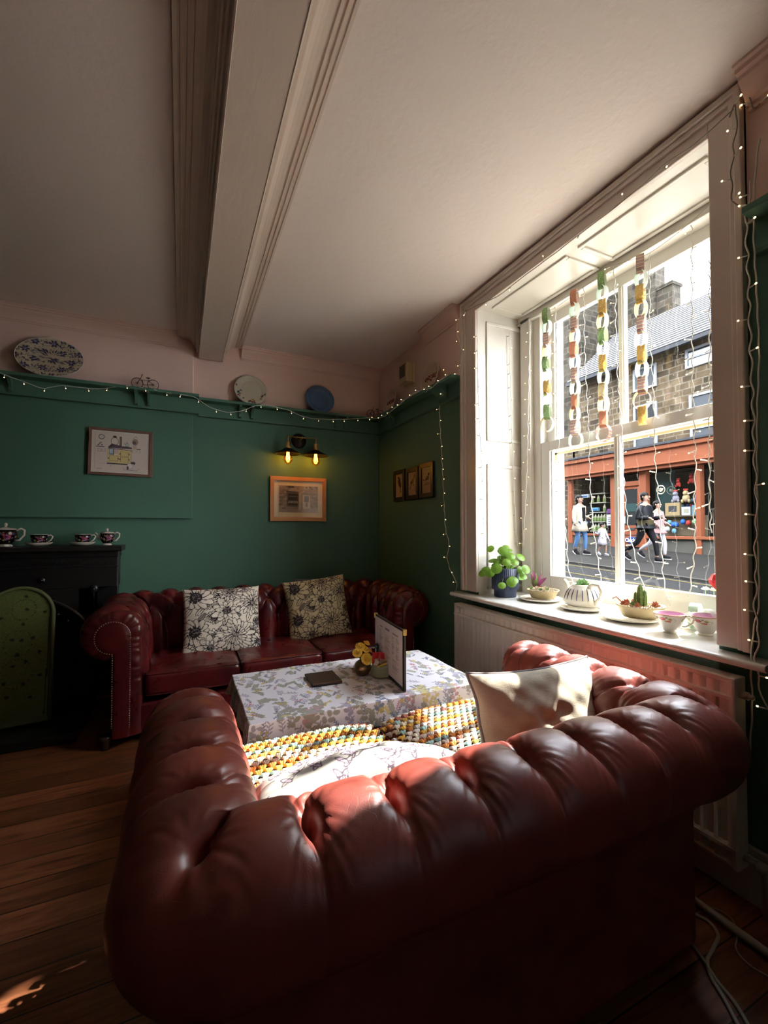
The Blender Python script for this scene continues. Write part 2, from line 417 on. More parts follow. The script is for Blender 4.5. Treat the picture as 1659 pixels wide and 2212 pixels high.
# ceiling beam with moulded flanks
hw = [(0, 0), (.083, 0), (.085, -.003), (.090, .000), (.092, .008), (.092, .040), (.098, .046), (.104, .046), (.104, .066), (.110, .070), (.116, .070), (.118, .085), (.124, .088), (.132, .105),
      (.146, .118), (.160, .122), (.176, .124), (.178, .132), (.186, .132), (.188, .127), (.196, .127), (.198, .134), (.206, .134), (.208, .129), (.216, .129), (.218, .137), (.226, .137), (.228, .133), (.238, .133), (.240, .15)]
poly = [(.2 + a, 2.53 + z) for a, z in hw[1:]] + [(.2 - a, 2.53 + z) for a, z in hw[::-1][:-1]]
b = MB(); b.prism(poly, (0, YF, 0), (1, 0, 0), (0, 0, 1), (0, 3.66 - YF, 0))
struct(b.build('trim_3', 'beam_paint', smooth=False))
# plate rail: frieze board, shelf and paired brackets on both walls
def rail(name, runs, brs):
    b = MB()
    for kind, a0, a1, face in runs:
        if kind == 'x':
            b.box(a0, face - .018, 2.085, a1, face, 2.19); b.box(a0, face - .026, 2.078, a1, face, 2.092); b.box(a0, face - .10, 2.188, a1, face, 2.21)
        else:
            b.box(face - .018, a0, 2.085, face, a1, 2.19); b.box(face - .026, a0, 2.078, face, a1, 2.092); b.box(face - .095, a0, 2.188, face, a1, 2.21)
    o = struct(b.build(name, 'green_paint', smooth=False, bevel=.003))
    q = [(0, 0), (.078, 0), (.078, -.014), (.060, -.020), (.048, -.034), (.028, -.046), (.018, -.062), (.018, -.085), (0, -.092)]
    for kind, a, face in brs:
        w_ = .017
        mb = MB().prism(q, (a - w_ / 2, face, 2.188) if kind == 'x' else (face, a - w_ / 2, 2.188), (0, -1, 0) if kind == 'x' else (-1, 0, 0), (0, 0, 1), (w_, 0, 0) if kind == 'x' else (0, w_, 0))
        mb.build('bracket', 'green_paint', o, smooth=False)
    return o
rail('trim_4', [('x', XL, .115, 3.622), ('x', .115, XR, 3.70)], [('x', a, 3.604) for a in (-.302, -.222, -1.02, -1.1)] + [('x', a, 3.682) for a in (.425, .52, 1.235, 1.33)])
rail('trim_5', [('y', 2.36, YB, XR)], [('y', a, XR - .018) for a in (2.52, 2.62, 3.32, 3.42)])
rail('trim_6', [('y', YF, .74, XR)], [('y', a, XR - .018) for a in (.5, .4)])

# ------------------------------------------------------------------ window
win = bpy.data.objects.new('window_1', None); C.objects.link(win); win['kind'] = 'structure'; win.location = (0, 0, 0)
b = MB(); cx = XR
def casing_run(b, y0, y1, z0, z1, vert, outer):
    b.box(cx - .018, y0, z0, cx + .002, y1, z1)
    if vert:
        s = -1 if outer == 'lo' else 1; e = y0 if outer == 'lo' else y1
        b.box(cx - .040, min(e, e - s * .022), z0, cx, max(e, e - s * .022), z1); b.box(cx - .030, min(e - s * .022, e - s * .040), z0, cx, max(e - s * .022, e - s * .040), z1)
    else:
        b.box(cx - .0405, .765, z1 - .022, cx, 2.343, z1 + .001); b.box(cx - .0305, .787, z1 - .040, cx, 2.321, z1 - .022)
casing_run(b, .765, WY0, .80, 2.665, True, 'lo'); casing_run(b, WY1, 2.343, .80, 2.665, True, 'hi'); casing_run(b, WY0, WY1, 2.572, 2.665, False, 'hi')
b.build('casing', 'casing_backlit', win, smooth=False, bevel=.004)
# panelled reveals and soffit
def panel(b, o, u, v, nrm, rects, W_, H_, dep=.010):
    """a board with sunk panels: o corner, u/v unit vectors, nrm towards the room"""
    o, u, v, nrm = (np.array(q, float) for q in (o, u, v, nrm))
    b.add([o, o + u * W_, o + u * W_ + v * H_, o + v * H_], [(0, 1, 2, 3)])
    for (x0, y0, x1, y1) in rects:
        for (a0, c0, a1, c1) in ((x0, y0, x1, y0 + .022), (x0, y1 - .022, x1, y1), (x0, y0 + .022, x0 + .022, y1 - .022), (x1 - .022, y0 + .022, x1, y1 - .022)):
            c = o + u * (a0 + a1) / 2 + v * (c0 + c1) / 2
            b.obox(c, u * (a1 - a0) / 2, v * (c1 - c0) / 2, nrm * dep)
b = MB()
panel(b, (XR, WY1 - .001, .785), (1, 0, 0), (0, 0, 1), (0, -1, 0), [(.066, .97, .375, 1.735), (.066, .03, .375, .822)], .39, 1.80)
b.build('reveal_panel', 'cream_gloss', win, smooth=False, bevel=.004)
b = MB()
panel(b, (XR, WY0 + .001, .785), (1, 0, 0), (0, 0, 1), (0, 1, 0), [(.066, .97, .375, 1.735), (.066, .03, .375, .822)], .39, 1.80)
b.build('reveal_panel', 'cream_gloss', win, smooth=False, bevel=.004)
b = MB()
panel(b, (XR, WY0, 2.585), (0, 1, 0), (1, 0, 0), (0, 0, -1), [(.05, .07, .63, .32), (.70, .07, 1.28, .32)], WY1 - WY0, .40)
b.build('soffit_panel', 'cream_gloss', win, smooth=False, bevel=.004)
b = MB(); b.box(2.04, WY0, .78, 2.16, 1.0, 2.60); b.box(2.04, 2.038, .78, 2.16, WY1, 2.60); b.box(2.035, WY0, 2.54, 2.16, WY1, 2.605)
b.box(2.01, 2.098, .78, 2.045, 2.18, 2.56); b.box(2.01, WY0, 2.535, 2.045, WY1, 2.59)
b.build('sash_box', 'cream_gloss', win, smooth=False, bevel=.004)
def sash(name, x0, x1, y0, y1, z0, z1, st, bt, tp, mun=True):
    s = MB()
    s.box(x0, y0, z0, x1, y0 + st, z1); s.box(x0, y1 - st, z0, x1, y1, z1); s.box(x0, y0 + st, z0, x1, y1 - st, z0 + bt); s.box(x0, y0 + st, z1 - tp, x1, y1 - st, z1)
    yc = 1.524
    s.box(x0 + .006, yc - .017, z0 + bt, x1, yc + .017, z1 - tp); s.box(x0, yc - .009, z0 + bt, x1, yc + .009, z1 - tp)
    # glazing bead
    for a, c in ((y0 + st, y0 + st + .008), (y1 - st - .008, y1 - st)): s.box(x0 + .014, a, z0 + bt, x1, c, z1 - tp)
    o = s.build(name, 'white_gloss', win, smooth=False, bevel=.003)
    g = MB(); xm = (x0 + x1) / 2 + .004
    for a, c in ((y0 + st, yc - .015), (yc + .015, y1 - st)):
        g2 = MB().add([(xm, a, z0 + bt), (xm, c, z0 + bt), (xm, c, z1 - tp), (xm, a, z1 - tp)], [(0, 1, 2, 3)])
        g2.build('pane', 'pane_glass', o, smooth=False)
    return o
gm = M('pane_glass'); MT['pane_glass'] = gm; t = gm.t; t.nodes.remove(gm.b)
_tr = t.nodes.new('ShaderNodeBsdfTransparent'); _gl = t.nodes.new('ShaderNodeBsdfGlossy'); _gl.inputs['Roughness'].default_value = 0.01; _mx = t.nodes.new('ShaderNodeMixShader'); _lw = t.nodes.new('ShaderNodeLayerWeight'); _lw.inputs['Blend'].default_value = .5
_tr.inputs['Color'].default_value = (.97, .985, .975, 1)
_fr = mth(gm, 'ADD', mth(gm, 'MULTIPLY', mth(gm, 'POWER', _lw.outputs['Facing'], 4.0), .8), .045); gm.l(_fr, _mx.inputs[0]); gm.l(_tr.outputs[0], _mx.inputs[1]); gm.l(_gl.outputs[0], _mx.inputs[2]); gm.l(_mx.outputs[0], t.nodes['Material Output'].inputs['Surface'])
sash('lower_sash', 2.045, 2.082, 1.0, 2.038, .80, 1.735, .066, .112, .060)
sash('upper_sash', 2.092, 2.129, 1.0, 2.038, 1.672, 2.55, .066, .060, .072)
b = MB(); b.box(2.128, 1.99, .84, 2.17, 2.04, 2.52); b.box(2.128, 1.0, 1.66, 2.135, 2.1, 1.672)
mk('cream_outside', (.72, .62, .36), .5); b.build('outer_stop', 'cream_outside', win, smooth=False)
# sill board with a rounded nose
pr = [(2.05, .76), (2.05, .785), (1.610, .785)] + [(1.610 + .0125 * cos(a), .7725 + .0125 * sin(a)) for a in np.linspace(pi / 2, 3 * pi / 2, 9)] + [(1.612, .760)]
b = MB(); b.prism([(x, z) for x, z in pr], (0, .705, 0), (1, 0, 0), (0, 0, 1), (0, 2.40 - .705, 0))
# keep the horns outside the opening clear of the wall
b.build('window_sill', 'white_gloss', win, smooth=False, bevel=.003)
MT['white_gloss'].b.inputs['Coat Weight'].default_value = .3
# ------------------------------------------------------------------ chesterfield sofas
def block(hx, hy, hz, r, crown=0, n=14, sag=0, seed=0):
    """a soft block with rounded edges centred on the origin"""
    b = MB(); t = np.sin(np.linspace(-pi / 2, pi / 2, n)); h = np.array((hx, hy, hz)); rr = min(r, hz * .999)
    for ax in range(3):
        for sg in (-1, 1):
            U, V = np.meshgrid(t, t, indexing='ij'); p = np.zeros((n, n, 3)); o = [k for k in range(3) if k != ax]
            p[..., ax] = sg; p[..., o[0]] = U; p[..., o[1]] = V
            q = np.clip(p * h, -(h - rr), h - rr); d = p * h - q; L = np.linalg.norm(d, axis=2, keepdims=True)
            A = q + rr * d / np.maximum(L, 1e-9)
            cr = crown * (1 - (A[..., 0] / hx) ** 2) * (1 - (A[..., 1] / hy) ** 2)
            A[..., 2] += np.where(A[..., 2] > 0, cr, -cr * .3)
            if seed:
                for k in range(6):
                    A[..., 2] += .0022 * np.sin(A[..., 0] * (23 + 9 * k) * cos(seed + k) + A[..., 1] * (31 + 7 * k) * sin(seed * 2 + k) + k) * (A[..., 2] > 0)
            fl = (sg > 0) ^ (ax == 1)
            b.grid(A, flip=not fl)
    return b

def chester(root, mat, Wd, D, zc, r, nb, pa, amp, step, fr_band=.075, zin=.30, q=.125, phA=80, pit=.022, vis_rows=3, seat=None, skew=1.0, bw=.55):
    p = Wd / nb; Rc = .05
    # profile
    prof = []   # (u, z, nu, nz, t)
    tA = math.radians(phA)
    def arc_t(ph): return (ph - tA) * r
    prof_raw = []
    n_st = 3
    zlow = .06
    # inner straight, bottom to top
    zz = np.concatenate([np.linspace(zlow, zin - .01, 4), np.arange(zin, zc, step)])
    for z in zz: prof_raw.append((-r - .012 * min(1, (zc - z) / .25), z, -1, 0, arc_t(pi) + (zc - z)))
    a_end = math.radians(-75)
    for ph in np.linspace(pi, a_end, int((pi - a_end) * r / step)): prof_raw.append((r * cos(ph), zc + r * sin(ph), cos(ph), sin(ph), arc_t(ph)))
    u0, z0 = r * cos(a_end), zc + r * sin(a_end)
    prof_raw.append((u0 * .5 + .004, z0 + .004, 0, -1, arc_t(a_end) - .02)); prof_raw.append((.006, z0 + .012, .7, -.7, arc_t(a_end) - .04))
    for z in np.linspace(z0 - .0, zlow, 12): prof_raw.append((.002, z, 1, 0, arc_t(a_end) - .06 - (z0 - z)))
    prof = np.array(prof_raw); nP = len(prof)
    # columns: (kind, param, sigma)
    cols = []
    nD = int((D - Rc) / step); nB = int((Wd - 2 * Rc) / step); nC = max(8, int(Rc * 1.9 / step) + 6)
    hc = Rc * .785
    for i in range(nD): e = i / nD; cols.append(('L', e, -(D + (hc - D) * e) / pa))
    for i in range(nC): e = i / nC; cols.append(('CL', e, (-hc / pa) * (1 - e) + (hc / p) * e))
    for i in range(nB): e = i / nB; cols.append(('B', e, (hc + (Wd - 2 * hc) * e) / p))
    for i in range(nC): e = i / nC; cols.append(('CR', e, nb - (hc / p) * (1 - e) + (hc / pa) * e))
    for i in range(nD + 1): e = i / nD; cols.append(('R', e, nb + (hc + (D - hc) * e) / pa))
    nCo = len(cols)
    A = np.zeros((nCo, nP, 3))
    def place(kind, e, u):
        ye = max(Rc, -u)
        if kind == 'L': return (0 - u, D + (ye - D) * e), (-1, 0)
        if kind == 'R': return (Wd + u, ye + (D - ye) * e), (1, 0)
        if kind == 'B': x0 = max(Rc, -u); return (x0 + (Wd - 2 * x0) * e, -u), (0, -1)
        rad = Rc + u; th = pi + e * pi / 2 if kind == 'CL' else 1.5 * pi + e * pi / 2
        d = (cos(th), sin(th)); c = (Rc, Rc) if kind == 'CL' else (Wd - Rc, Rc)
        if rad <= 0: return ((-u, -u) if kind == 'CL' else (Wd + u, -u)), d
        return (c[0] + rad * d[0], c[1] + rad * d[1]), d
    def height(sg, t):
        pm = pa if (sg < 0 or sg > nb) else p
        tt = max(t, 0.0)
        if 0 < tt < q: tt = q * (tt / q) ** skew
        a_, b_ = sg + tt / (2 * q), sg - tt / (2 * q)
        s1, s2 = abs(sin(pi * a_)), abs(sin(pi * b_)); wq = .015 if bw > .5 else .008
        da, db = abs(a_ - round(a_)) * pm * .9, abs(b_ - round(b_)) * pm * .9
        if t >= 0:
            h = (1 - bw + bw * (s1 * s2) ** .7) * (1 - math.exp(-da / wq)) * (1 - math.exp(-db / wq))
            tl = (vis_rows - 1) * q
            if t > tl:
                ds_ = abs(sg + .5 * ((vis_rows - 1) % 2) - round(sg + .5 * ((vis_rows - 1) % 2))) * pm
                h = (1 - bw + bw * abs(sin(pi * (sg + .5 * ((vis_rows - 1) % 2)))) ** 1.4) * (1 - math.exp(-ds_ / wq)) ** 2
        else:
            s = abs(sin(pi * sg)); ds_ = abs(sg - round(sg)) * pm; fd = math.exp(-(t / .085) ** 2)
            hs = (1 - bw + bw * s ** 1.4) * (1 - math.exp(-ds_ / wq)) ** 2
            h = 1 - (1 - hs) * fd - .10 * math.exp(-(ds_ / .0045) ** 2) * math.exp(-(t / .30) ** 2)
            h *= math.exp(-(max(0, -t - .16) / .13) ** 2)
        # button pits
        kr = round(t / q)
        d2 = 9; ps = 0
        for k in ((0, 1, 2) if t > -.1 else (0,)):
            off = .5 * (k % 2)
            kk = round(sg - off) + off; ds = (sg - kk) * pm; dt = t - k * q; dd = sqrt(ds * ds + (dt * .6) ** 2)
            if dd < d2: d2 = dd; ps = math.atan2(dt, ds)
        if bw < .5:
            k_ = math.exp(-(d2 / .042) ** 2)
            if t < 0: h = 1 - (1 - h) * (.25 + .75 * k_)
            else: h = 1 - (1 - h) * (.30 + .70 * k_) * (1 if t > .5 * q else .75 + .25 * k_)
            h -= .06 * (1 - abs(sin(pi * sg)))
        return h, d2, ps
    for i, (kind, e, sg) in enumerate(cols):
        dist_front = D * (1 - 0) if kind not in 'LR' else (D * e if kind == 'L' else D * (1 - e))
        endf = min(1.0, dist_front / .05) ** .5 if kind in 'LR' else 1.0
        for j in range(nP):
            u, z, nu, nz, t = prof[j]
            out = j > nP - 15
            if out or z < zin - .005 and nu < -.5: hh = 0 if not out else 0
            else:
                h, d, ps = height(sg, t)
                hh = amp * h * (.55 + .45 * endf) - pit * (math.exp(-(d / (.020 if bw > .5 else .013)) ** 2) + (.0 if bw > .5 else .22 * math.exp(-(d / .034) ** 2))) * endf
                hh += .0011 * sin(ps * 13 + sg * 5) * math.exp(-((d - .034) / .016) ** 2) + .0006 * sin(ps * 23 + sg * 9) * math.exp(-((d - .045) / .022) ** 2)
                hh += .0015 * sin(sg * 6.1 + t * 31) * sin(sg * 2.3 - t * 17)
            uu = u + nu * hh; z2 = z + nz * hh
            (x, y), dr = place(kind, e, uu)
            A[i, j] = (x, y, z2)
    # rounded gather at both arm fronts, ending on the facing outline
    fo = r - .045
    tgt = np.zeros((nP, 2))
    for j in range(nP):
        u, z, nu, nz, t = prof[j]
        if j >= nP - 12: tgt[j] = (0, z)
        elif u < -r * .98 and z < zc: tgt[j] = (-fo, z)
        else:
            ph = math.atan2(z - zc, u); ph = min(pi, max(ph, -pi / 2)) if ph > -2 else pi
            tgt[j] = (fo * cos(ph), zc + fo * sin(ph))
    caps = []
    for side in (0, 1):
        base = A[0] if side == 0 else A[-1]; cap = np.zeros((9, nP, 3))
        for k in range(9):
            lam = k / 8
            for j in range(nP):
                x = base[j, 0]; u = -x if side == 0 else x - Wd; z = base[j, 2]
                wv = .0035 * sin(j * 1.35 + 2 * sin(j * .37)) * sin(pi * lam) if 4 < j < nP - 14 else 0
                g = 1 - cos(lam * pi / 2)
                uu = u + (tgt[j, 0] - u) * g; z3 = z + (tgt[j, 1] - z) * g
                yy = D + .030 * sin(lam * pi / 2) + wv
                cap[k, j] = ((-uu if side == 0 else Wd + uu), yy, z3)
        caps.append(cap)
    full = np.concatenate([caps[0][::-1], A[1:-1], caps[1]])
    b = MB().grid(full, flip=False)
    ob = b.build('upholstery', mat, root)
    # facings
    for side in (0, 1):
        sgn = -1 if side == 0 else 1; x0 = 0 if side == 0 else Wd
        pts = [(-fo, .06)] + [(-fo, z) for z in np.linspace(.1, zc - .01, 10)] + [(fo * cos(a), zc + fo * sin(a)) for a in np.linspace(pi, -pi / 2, 26)] + [(0, z) for z in np.linspace(zc - fo - .03, .06, 10)]
        cxn, czn = -fo / 2, zc
        f = MB(); rings = []
        for lam, yy in ((0, D + .022), (.0, D + .031), (.10, D + .037), (.35, D + .040), (.8, D + .041)):
            ring = []
            for (u, z) in pts:
                cu = -fo / 2 if z < zc - fo * .5 else 0; cz_ = z if z < zc - fo * .5 else zc
                ring.append((x0 + sgn * (u + (cu - u) * lam), yy, z + (cz_ - z) * lam))
            rings.append(ring)
        A2 = np.array(rings); f.grid(A2, cv=True, flip=(side == 1)); kk = f.n - len(pts); f.f.append(tuple(range(kk, kk + len(pts)))); f.mi.append(0)
        fc = f.build('arm_facing', mat, root, auto=50)
        nl = MB(); path = pts[1:-1]; acc = 0
        ppos = []
        for (a, c) in zip(path[:-1], path[1:]):
            L = math.hypot(c[0] - a[0], c[1] - a[1]); s_ = 0
            while acc + (L - s_) >= .0125:
                s_ += .0125 - acc; acc = 0; ppos.append((a[0] + (c[0] - a[0]) * s_ / L, a[1] + (c[1] - a[1]) * s_ / L))
            acc += L - s_
        for (u, z) in ppos: nl.ball((x0 + sgn * (u * .965), D + .0385, z), .0034, 6)
        nl.build('nailhead_trim', 'nail_metal', fc)
    # buttons
    bm_ = MB().ball((0, 0, 0), .0105, 10, sq=(1, 1, .5)); proto = None
    for k in range(vis_rows):
        off = .5 * (k % 2)
        ks = np.arange(-int(D / pa - .2) + off - (1 if off else 0), nb + int(D / pa - .2) + .6, 1.0)
        for kk in ks:
            if kk < -(D - .03) / pa or kk > nb + (D - .03) / pa: continue
            j = int(np.argmin(np.abs(prof[:nP - 14, 4] - k * q) + (prof[:nP - 14, 1] < zin) * 9)); i = int(np.argmin([abs(c[2] - kk) for c in cols]))
            pos = A[i, j]; u, z, nu, nz, t = prof[j]; kind, e, sg = cols[i]; _, dr = place(kind, e, u)
            nv = Vector((dr[0] * nu, dr[1] * nu, nz)).normalized()
            if proto is None: proto = bm_.build('button', mat, root); o = proto
            else: o = proto.copy(); C.objects.link(o)
            o.rotation_euler = nv.to_track_quat('Z', 'Y').to_euler(); o.location = Vector(pos) + nv * .003
    # base: front rail, deck and feet
    f = MB(); f.box(fo * .9, .03, .07, Wd - fo * .9, D + .012, zin - .06)
    f.build('seat_rail', mat, root, smooth=False, bevel=.012)
    ft = MB().lathe([(0, 0), (.022, 0), (.027, .012), (.024, .03), (.033, .055), (.033, .072), (0, .072)], 16).build('foot', 'dark_wood', root)
    fp = [(-.03, D - .0), (Wd + .03, D - .0), (0.0, .06), (Wd, .06)]
    ft.location = (fp[0][0], fp[0][1], 0)
    for q_ in fp[1:]: o = ft.copy(); C.objects.link(o); o.location = (q_[0], q_[1], 0)
    return ob
mk('nail_metal', (.55, .45, .30), .3, metal=1); mk('dark_wood', (.035, .018, .012), .35)

def seat_cushion(root, mat, x0, x1, y0, y1, z0, z1, crown, seed, front_hi=True):
    hx, hy, hz = (x1 - x0) / 2, (y1 - y0) / 2, (z1 - z0) / 2
    b = block(hx, hy, hz, .03, crown, 22, seed=seed)
    o = b.build('seat_cushion', mat, root); o.location = ((x0 + x1) / 2, (y0 + y1) / 2, (z0 + z1) / 2)
    for s in (1, -1):
        r_ = .028; pts = []
        for cx_, cy_, a0 in ((hx - r_, hy - r_, 0), (-hx + r_, hy - r_, pi / 2), (-hx + r_, -hy + r_, pi), (hx - r_, -hy + r_, 1.5 * pi)):
            for a in np.linspace(a0, a0 + pi / 2, 6): pts.append((cx_ + (r_ - .006) * cos(a), cy_ + (r_ - .006) * sin(a), s * (hz - .008)))
        MB().tube(pts, .0042, 6, close=True).build('piping', mat, o)
    return o

near = thing('leather_sofa', 'red leather button-backed two-seater sofa seen from behind, in the foreground', 'sofa', (.03, .745, 0))
NW, ND = 1.304, .70
chester(near, 'red_leather', NW, ND, .600, .097, 8, .16, .033, .0043, zin=.30, q=.18, skew=1.6, pit=.030, phA=83, bw=.30)
seat_cushion(near, 'red_leather', .125, NW / 2 - .004, .125, .80, .28, .437, .016, 3)
seat_cushion(near, 'red_leather', NW / 2 + .004, NW - .125, .125, .80, .28, .437, .016, 5)

FW, FD = 1.86, .66
far = thing('leather_sofa', 'oxblood leather three-seater sofa against the green back wall', 'sofa', (1.53, 3.46, 0), pi)
chester(far, 'oxblood_leather', FW, FD, .605, .132, 11, .165, .033, .009, zin=.28, q=.135)
for k in range(3):
    a = .15 + k * (FW - .30) / 3
    seat_cushion(far, 'oxblood_leather', a + .003, a + (FW - .30) / 3 - .003, .13, FD + .03, .255, .385, .016, 7 + k)
# ------------------------------------------------------------------ the street outside
FX = 13.6
def gz(y): return .418 + .042 * (y - 7.12)
m = mk('asphalt', (.040, .041, .046), .75, spec=.3); v = m.world(); m.mottled(.5, 1.1, dark=(.7, .7, .72)); m.bmp(m.noise(v, 60, 3), .5, .01)
m = mk('paving', (.055, .053, .051), .8); v = m.world(); m.mottled(.5, 2.3, dark=(.65, .65, .66)); m.bmp(m.noise(v, 30, 3), .5, .01)
mk('road_yellow', (.26, .22, .09), .7).mottled(.6, 8); mk('kerb', (.13, .125, .12), .8)
mk('render_wall', (.20, .195, .175), .85).mottled(.6, 3, dark=(.6, .62, .6))
mk('salmon_paint', (.52, .17, .085), .5).mottled(.35, 5, dark=(.8, .8, .85)); mk('upvc', (.62, .66, .72), .35)
gm2 = M('shop_glass'); MT['shop_glass'] = gm2; gm2.t.nodes.remove(gm2.b); _a = gm2.n('ShaderNodeBsdfTransparent'); _g = gm2.n('ShaderNodeBsdfGlossy'); _g.inputs['Roughness'].default_value = .02; _m = gm2.n('ShaderNodeMixShader'); _m.inputs[0].default_value = .03; gm2.l(_a.outputs[0], _m.inputs[1]); gm2.l(_g.outputs[0], _m.inputs[2]); gm2.l(_m.outputs[0], gm2.t.nodes['Material Output'].inputs['Surface'])
mk('window_dark', (.05, .058, .066), .08, spec=.9); mk('curtain_grey', (.16, .18, .21), .6); mk('lead', (.10, .11, .13), .6)
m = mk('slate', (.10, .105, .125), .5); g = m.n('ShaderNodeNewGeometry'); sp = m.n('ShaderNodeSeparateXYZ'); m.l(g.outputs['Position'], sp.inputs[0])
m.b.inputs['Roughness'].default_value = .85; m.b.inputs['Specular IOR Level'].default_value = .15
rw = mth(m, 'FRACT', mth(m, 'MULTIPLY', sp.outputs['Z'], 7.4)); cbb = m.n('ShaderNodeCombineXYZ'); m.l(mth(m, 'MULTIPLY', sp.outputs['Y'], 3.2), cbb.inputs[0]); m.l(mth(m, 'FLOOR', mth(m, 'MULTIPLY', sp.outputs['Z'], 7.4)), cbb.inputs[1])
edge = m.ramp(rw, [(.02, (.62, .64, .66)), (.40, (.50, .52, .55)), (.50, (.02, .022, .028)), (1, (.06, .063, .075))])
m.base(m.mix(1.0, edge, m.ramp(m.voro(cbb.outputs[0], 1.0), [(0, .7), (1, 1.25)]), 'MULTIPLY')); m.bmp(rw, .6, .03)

def slab(b, x0, x1, y0, y1, dz=0, th=.06, m=0):
    V = [(x, y, gz(y) + dz - t) for x in (x0, x1) for y in (y0, y1) for t in (th, 0)]
    b.add(V, [(0, 1, 3, 2), (4, 6, 7, 5), (0, 4, 5, 1), (2, 3, 7, 6), (0, 2, 6, 4), (1, 5, 7, 3)], m)
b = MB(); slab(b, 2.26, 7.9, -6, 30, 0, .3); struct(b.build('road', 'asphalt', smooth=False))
mk('bounce_pale', (.60, .55, .47), .8).mottled(.3, 2)  # unseen pale strip added under the window to bounce sun onto the ceiling
b = MB(); slab(b, 2.26, 5.2, -4, 9, .05, .05); struct(b.build('bounce_strip', 'bounce_pale', smooth=False))
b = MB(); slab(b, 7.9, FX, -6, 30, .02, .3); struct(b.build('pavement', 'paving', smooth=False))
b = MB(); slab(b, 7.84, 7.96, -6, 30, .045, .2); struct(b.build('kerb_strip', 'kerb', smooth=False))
for xx in (7.55, 6.55):
    b = MB(); slab(b, xx, xx + .09, -6, 30, .006, .01); tag(b.build('road_line', 'road_yellow', smooth=False), 'yellow painted no-parking line nearer the kerb' if xx > 7 else 'yellow painted line farther out on the grey road', 'road line', 'yellow lines on the road')

# shop house: stone front, slate roof, salmon shopfront
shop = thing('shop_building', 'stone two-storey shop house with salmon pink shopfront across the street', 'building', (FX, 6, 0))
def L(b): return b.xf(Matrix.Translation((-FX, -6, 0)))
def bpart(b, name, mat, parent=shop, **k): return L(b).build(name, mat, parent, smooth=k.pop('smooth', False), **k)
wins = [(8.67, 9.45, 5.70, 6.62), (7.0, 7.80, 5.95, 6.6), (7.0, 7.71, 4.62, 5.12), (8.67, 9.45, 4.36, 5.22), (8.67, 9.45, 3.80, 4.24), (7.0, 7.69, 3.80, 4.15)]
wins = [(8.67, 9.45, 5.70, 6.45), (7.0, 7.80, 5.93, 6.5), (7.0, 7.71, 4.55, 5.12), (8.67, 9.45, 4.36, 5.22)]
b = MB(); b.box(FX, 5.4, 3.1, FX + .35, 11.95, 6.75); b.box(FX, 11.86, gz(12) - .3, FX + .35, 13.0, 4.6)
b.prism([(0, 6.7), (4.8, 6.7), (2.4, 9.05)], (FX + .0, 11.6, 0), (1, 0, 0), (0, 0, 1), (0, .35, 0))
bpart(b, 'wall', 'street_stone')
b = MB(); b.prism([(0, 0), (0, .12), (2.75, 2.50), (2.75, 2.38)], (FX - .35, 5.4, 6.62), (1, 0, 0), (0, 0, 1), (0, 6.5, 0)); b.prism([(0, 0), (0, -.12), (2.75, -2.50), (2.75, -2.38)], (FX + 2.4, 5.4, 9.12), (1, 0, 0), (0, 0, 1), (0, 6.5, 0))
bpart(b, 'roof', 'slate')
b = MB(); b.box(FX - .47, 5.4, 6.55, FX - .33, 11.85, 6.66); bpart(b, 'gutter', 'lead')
for i, (y0, y1, z0, z1) in enumerate(wins):
    b = MB()
    for a in ((y0, y0 + .07, z0 + .07, z1 - .07), (y1 - .07, y1, z0 + .07, z1 - .07), (y0, y1, z0, z0 + .07), (y0, y1, z1 - .07, z1)): b.box(FX - .05, a[0], a[2], FX + .0, a[1], a[3])
    if i in (1,): b.box(FX - .05, y0, (z0 + z1) / 2 - .02, FX, y1, (z0 + z1) / 2 + .02)
    o = bpart(b, 'window', 'upvc')
    b = MB(); b.box(FX - .02, y0 + .06, z0 + .06, FX - .005, y1 - .06, z1 - .06); L(b).build('pane', 'curtain_grey' if i % 2 == 0 else 'window_dark', o, smooth=False)
b = MB(); b.box(FX - .10, 7.0, 3.55, FX - .01, 9.45, 3.80)
for (y0, y1, z0, z1) in ((8.67, 9.45, 3.80, 4.24), (7.0, 7.69, 3.80, 4.15)):
    b = MB()
    for a in ((y0, y0 + .07, z0 + .06, z1 - .06), (y1 - .07, y1, z0 + .06, z1 - .06), (y0, y1, z0, z0 + .06), (y0, y1, z1 - .06, z1)): b.box(FX - .05, a[0], a[2], FX, a[1], a[3])
    o = bpart(b, 'window', 'upvc'); b = MB(); b.box(FX - .02, y0 + .06, z0 + .06, FX - .005, y1 - .06, z1 - .06); L(b).build('pane', 'curtain_grey', o, smooth=False)
# shopfront
b = MB(); b.box(FX - .34, 5.4, 3.18, FX + .05, 12.12, 3.66); b.box(FX - .42, 5.4, 3.60, FX + .05, 12.16, 3.74); b.box(FX - .30, 5.4, 3.03, FX + .05, 12.1, 3.18); b.box(FX - .38, 5.4, 3.14, FX + .05, 12.14, 3.19)
bpart(b, 'fascia', 'salmon_paint', bevel=.015)
b = MB(); b.prism([(0, 0), (.46, .10), (.46, .16), (0, .05)], (FX - .46, 5.4, 3.74), (1, 0, 0), (0, 0, 1), (0, 6.78, 0)); bpart(b, 'flashing', 'lead')
b = MB()
for y0, y1 in ((11.92, 12.1), (9.92, 10.28), (9.01, 9.24), (7.40, 7.53), (5.9, 6.03)): b.box(FX - .12, y0, .40, FX + .1, y1, 3.08)
b.box(FX - .10, 10.28, .93, FX + .05, 11.92, 1.01); b.box(FX - .14, 5.4, .87, FX + .05, 9.01, .96); b.box(FX - .08, 9.24, 2.60, FX + .05, 9.92, 2.76)
bpart(b, 'shopfront_frame', 'salmon_paint', bevel=.012)
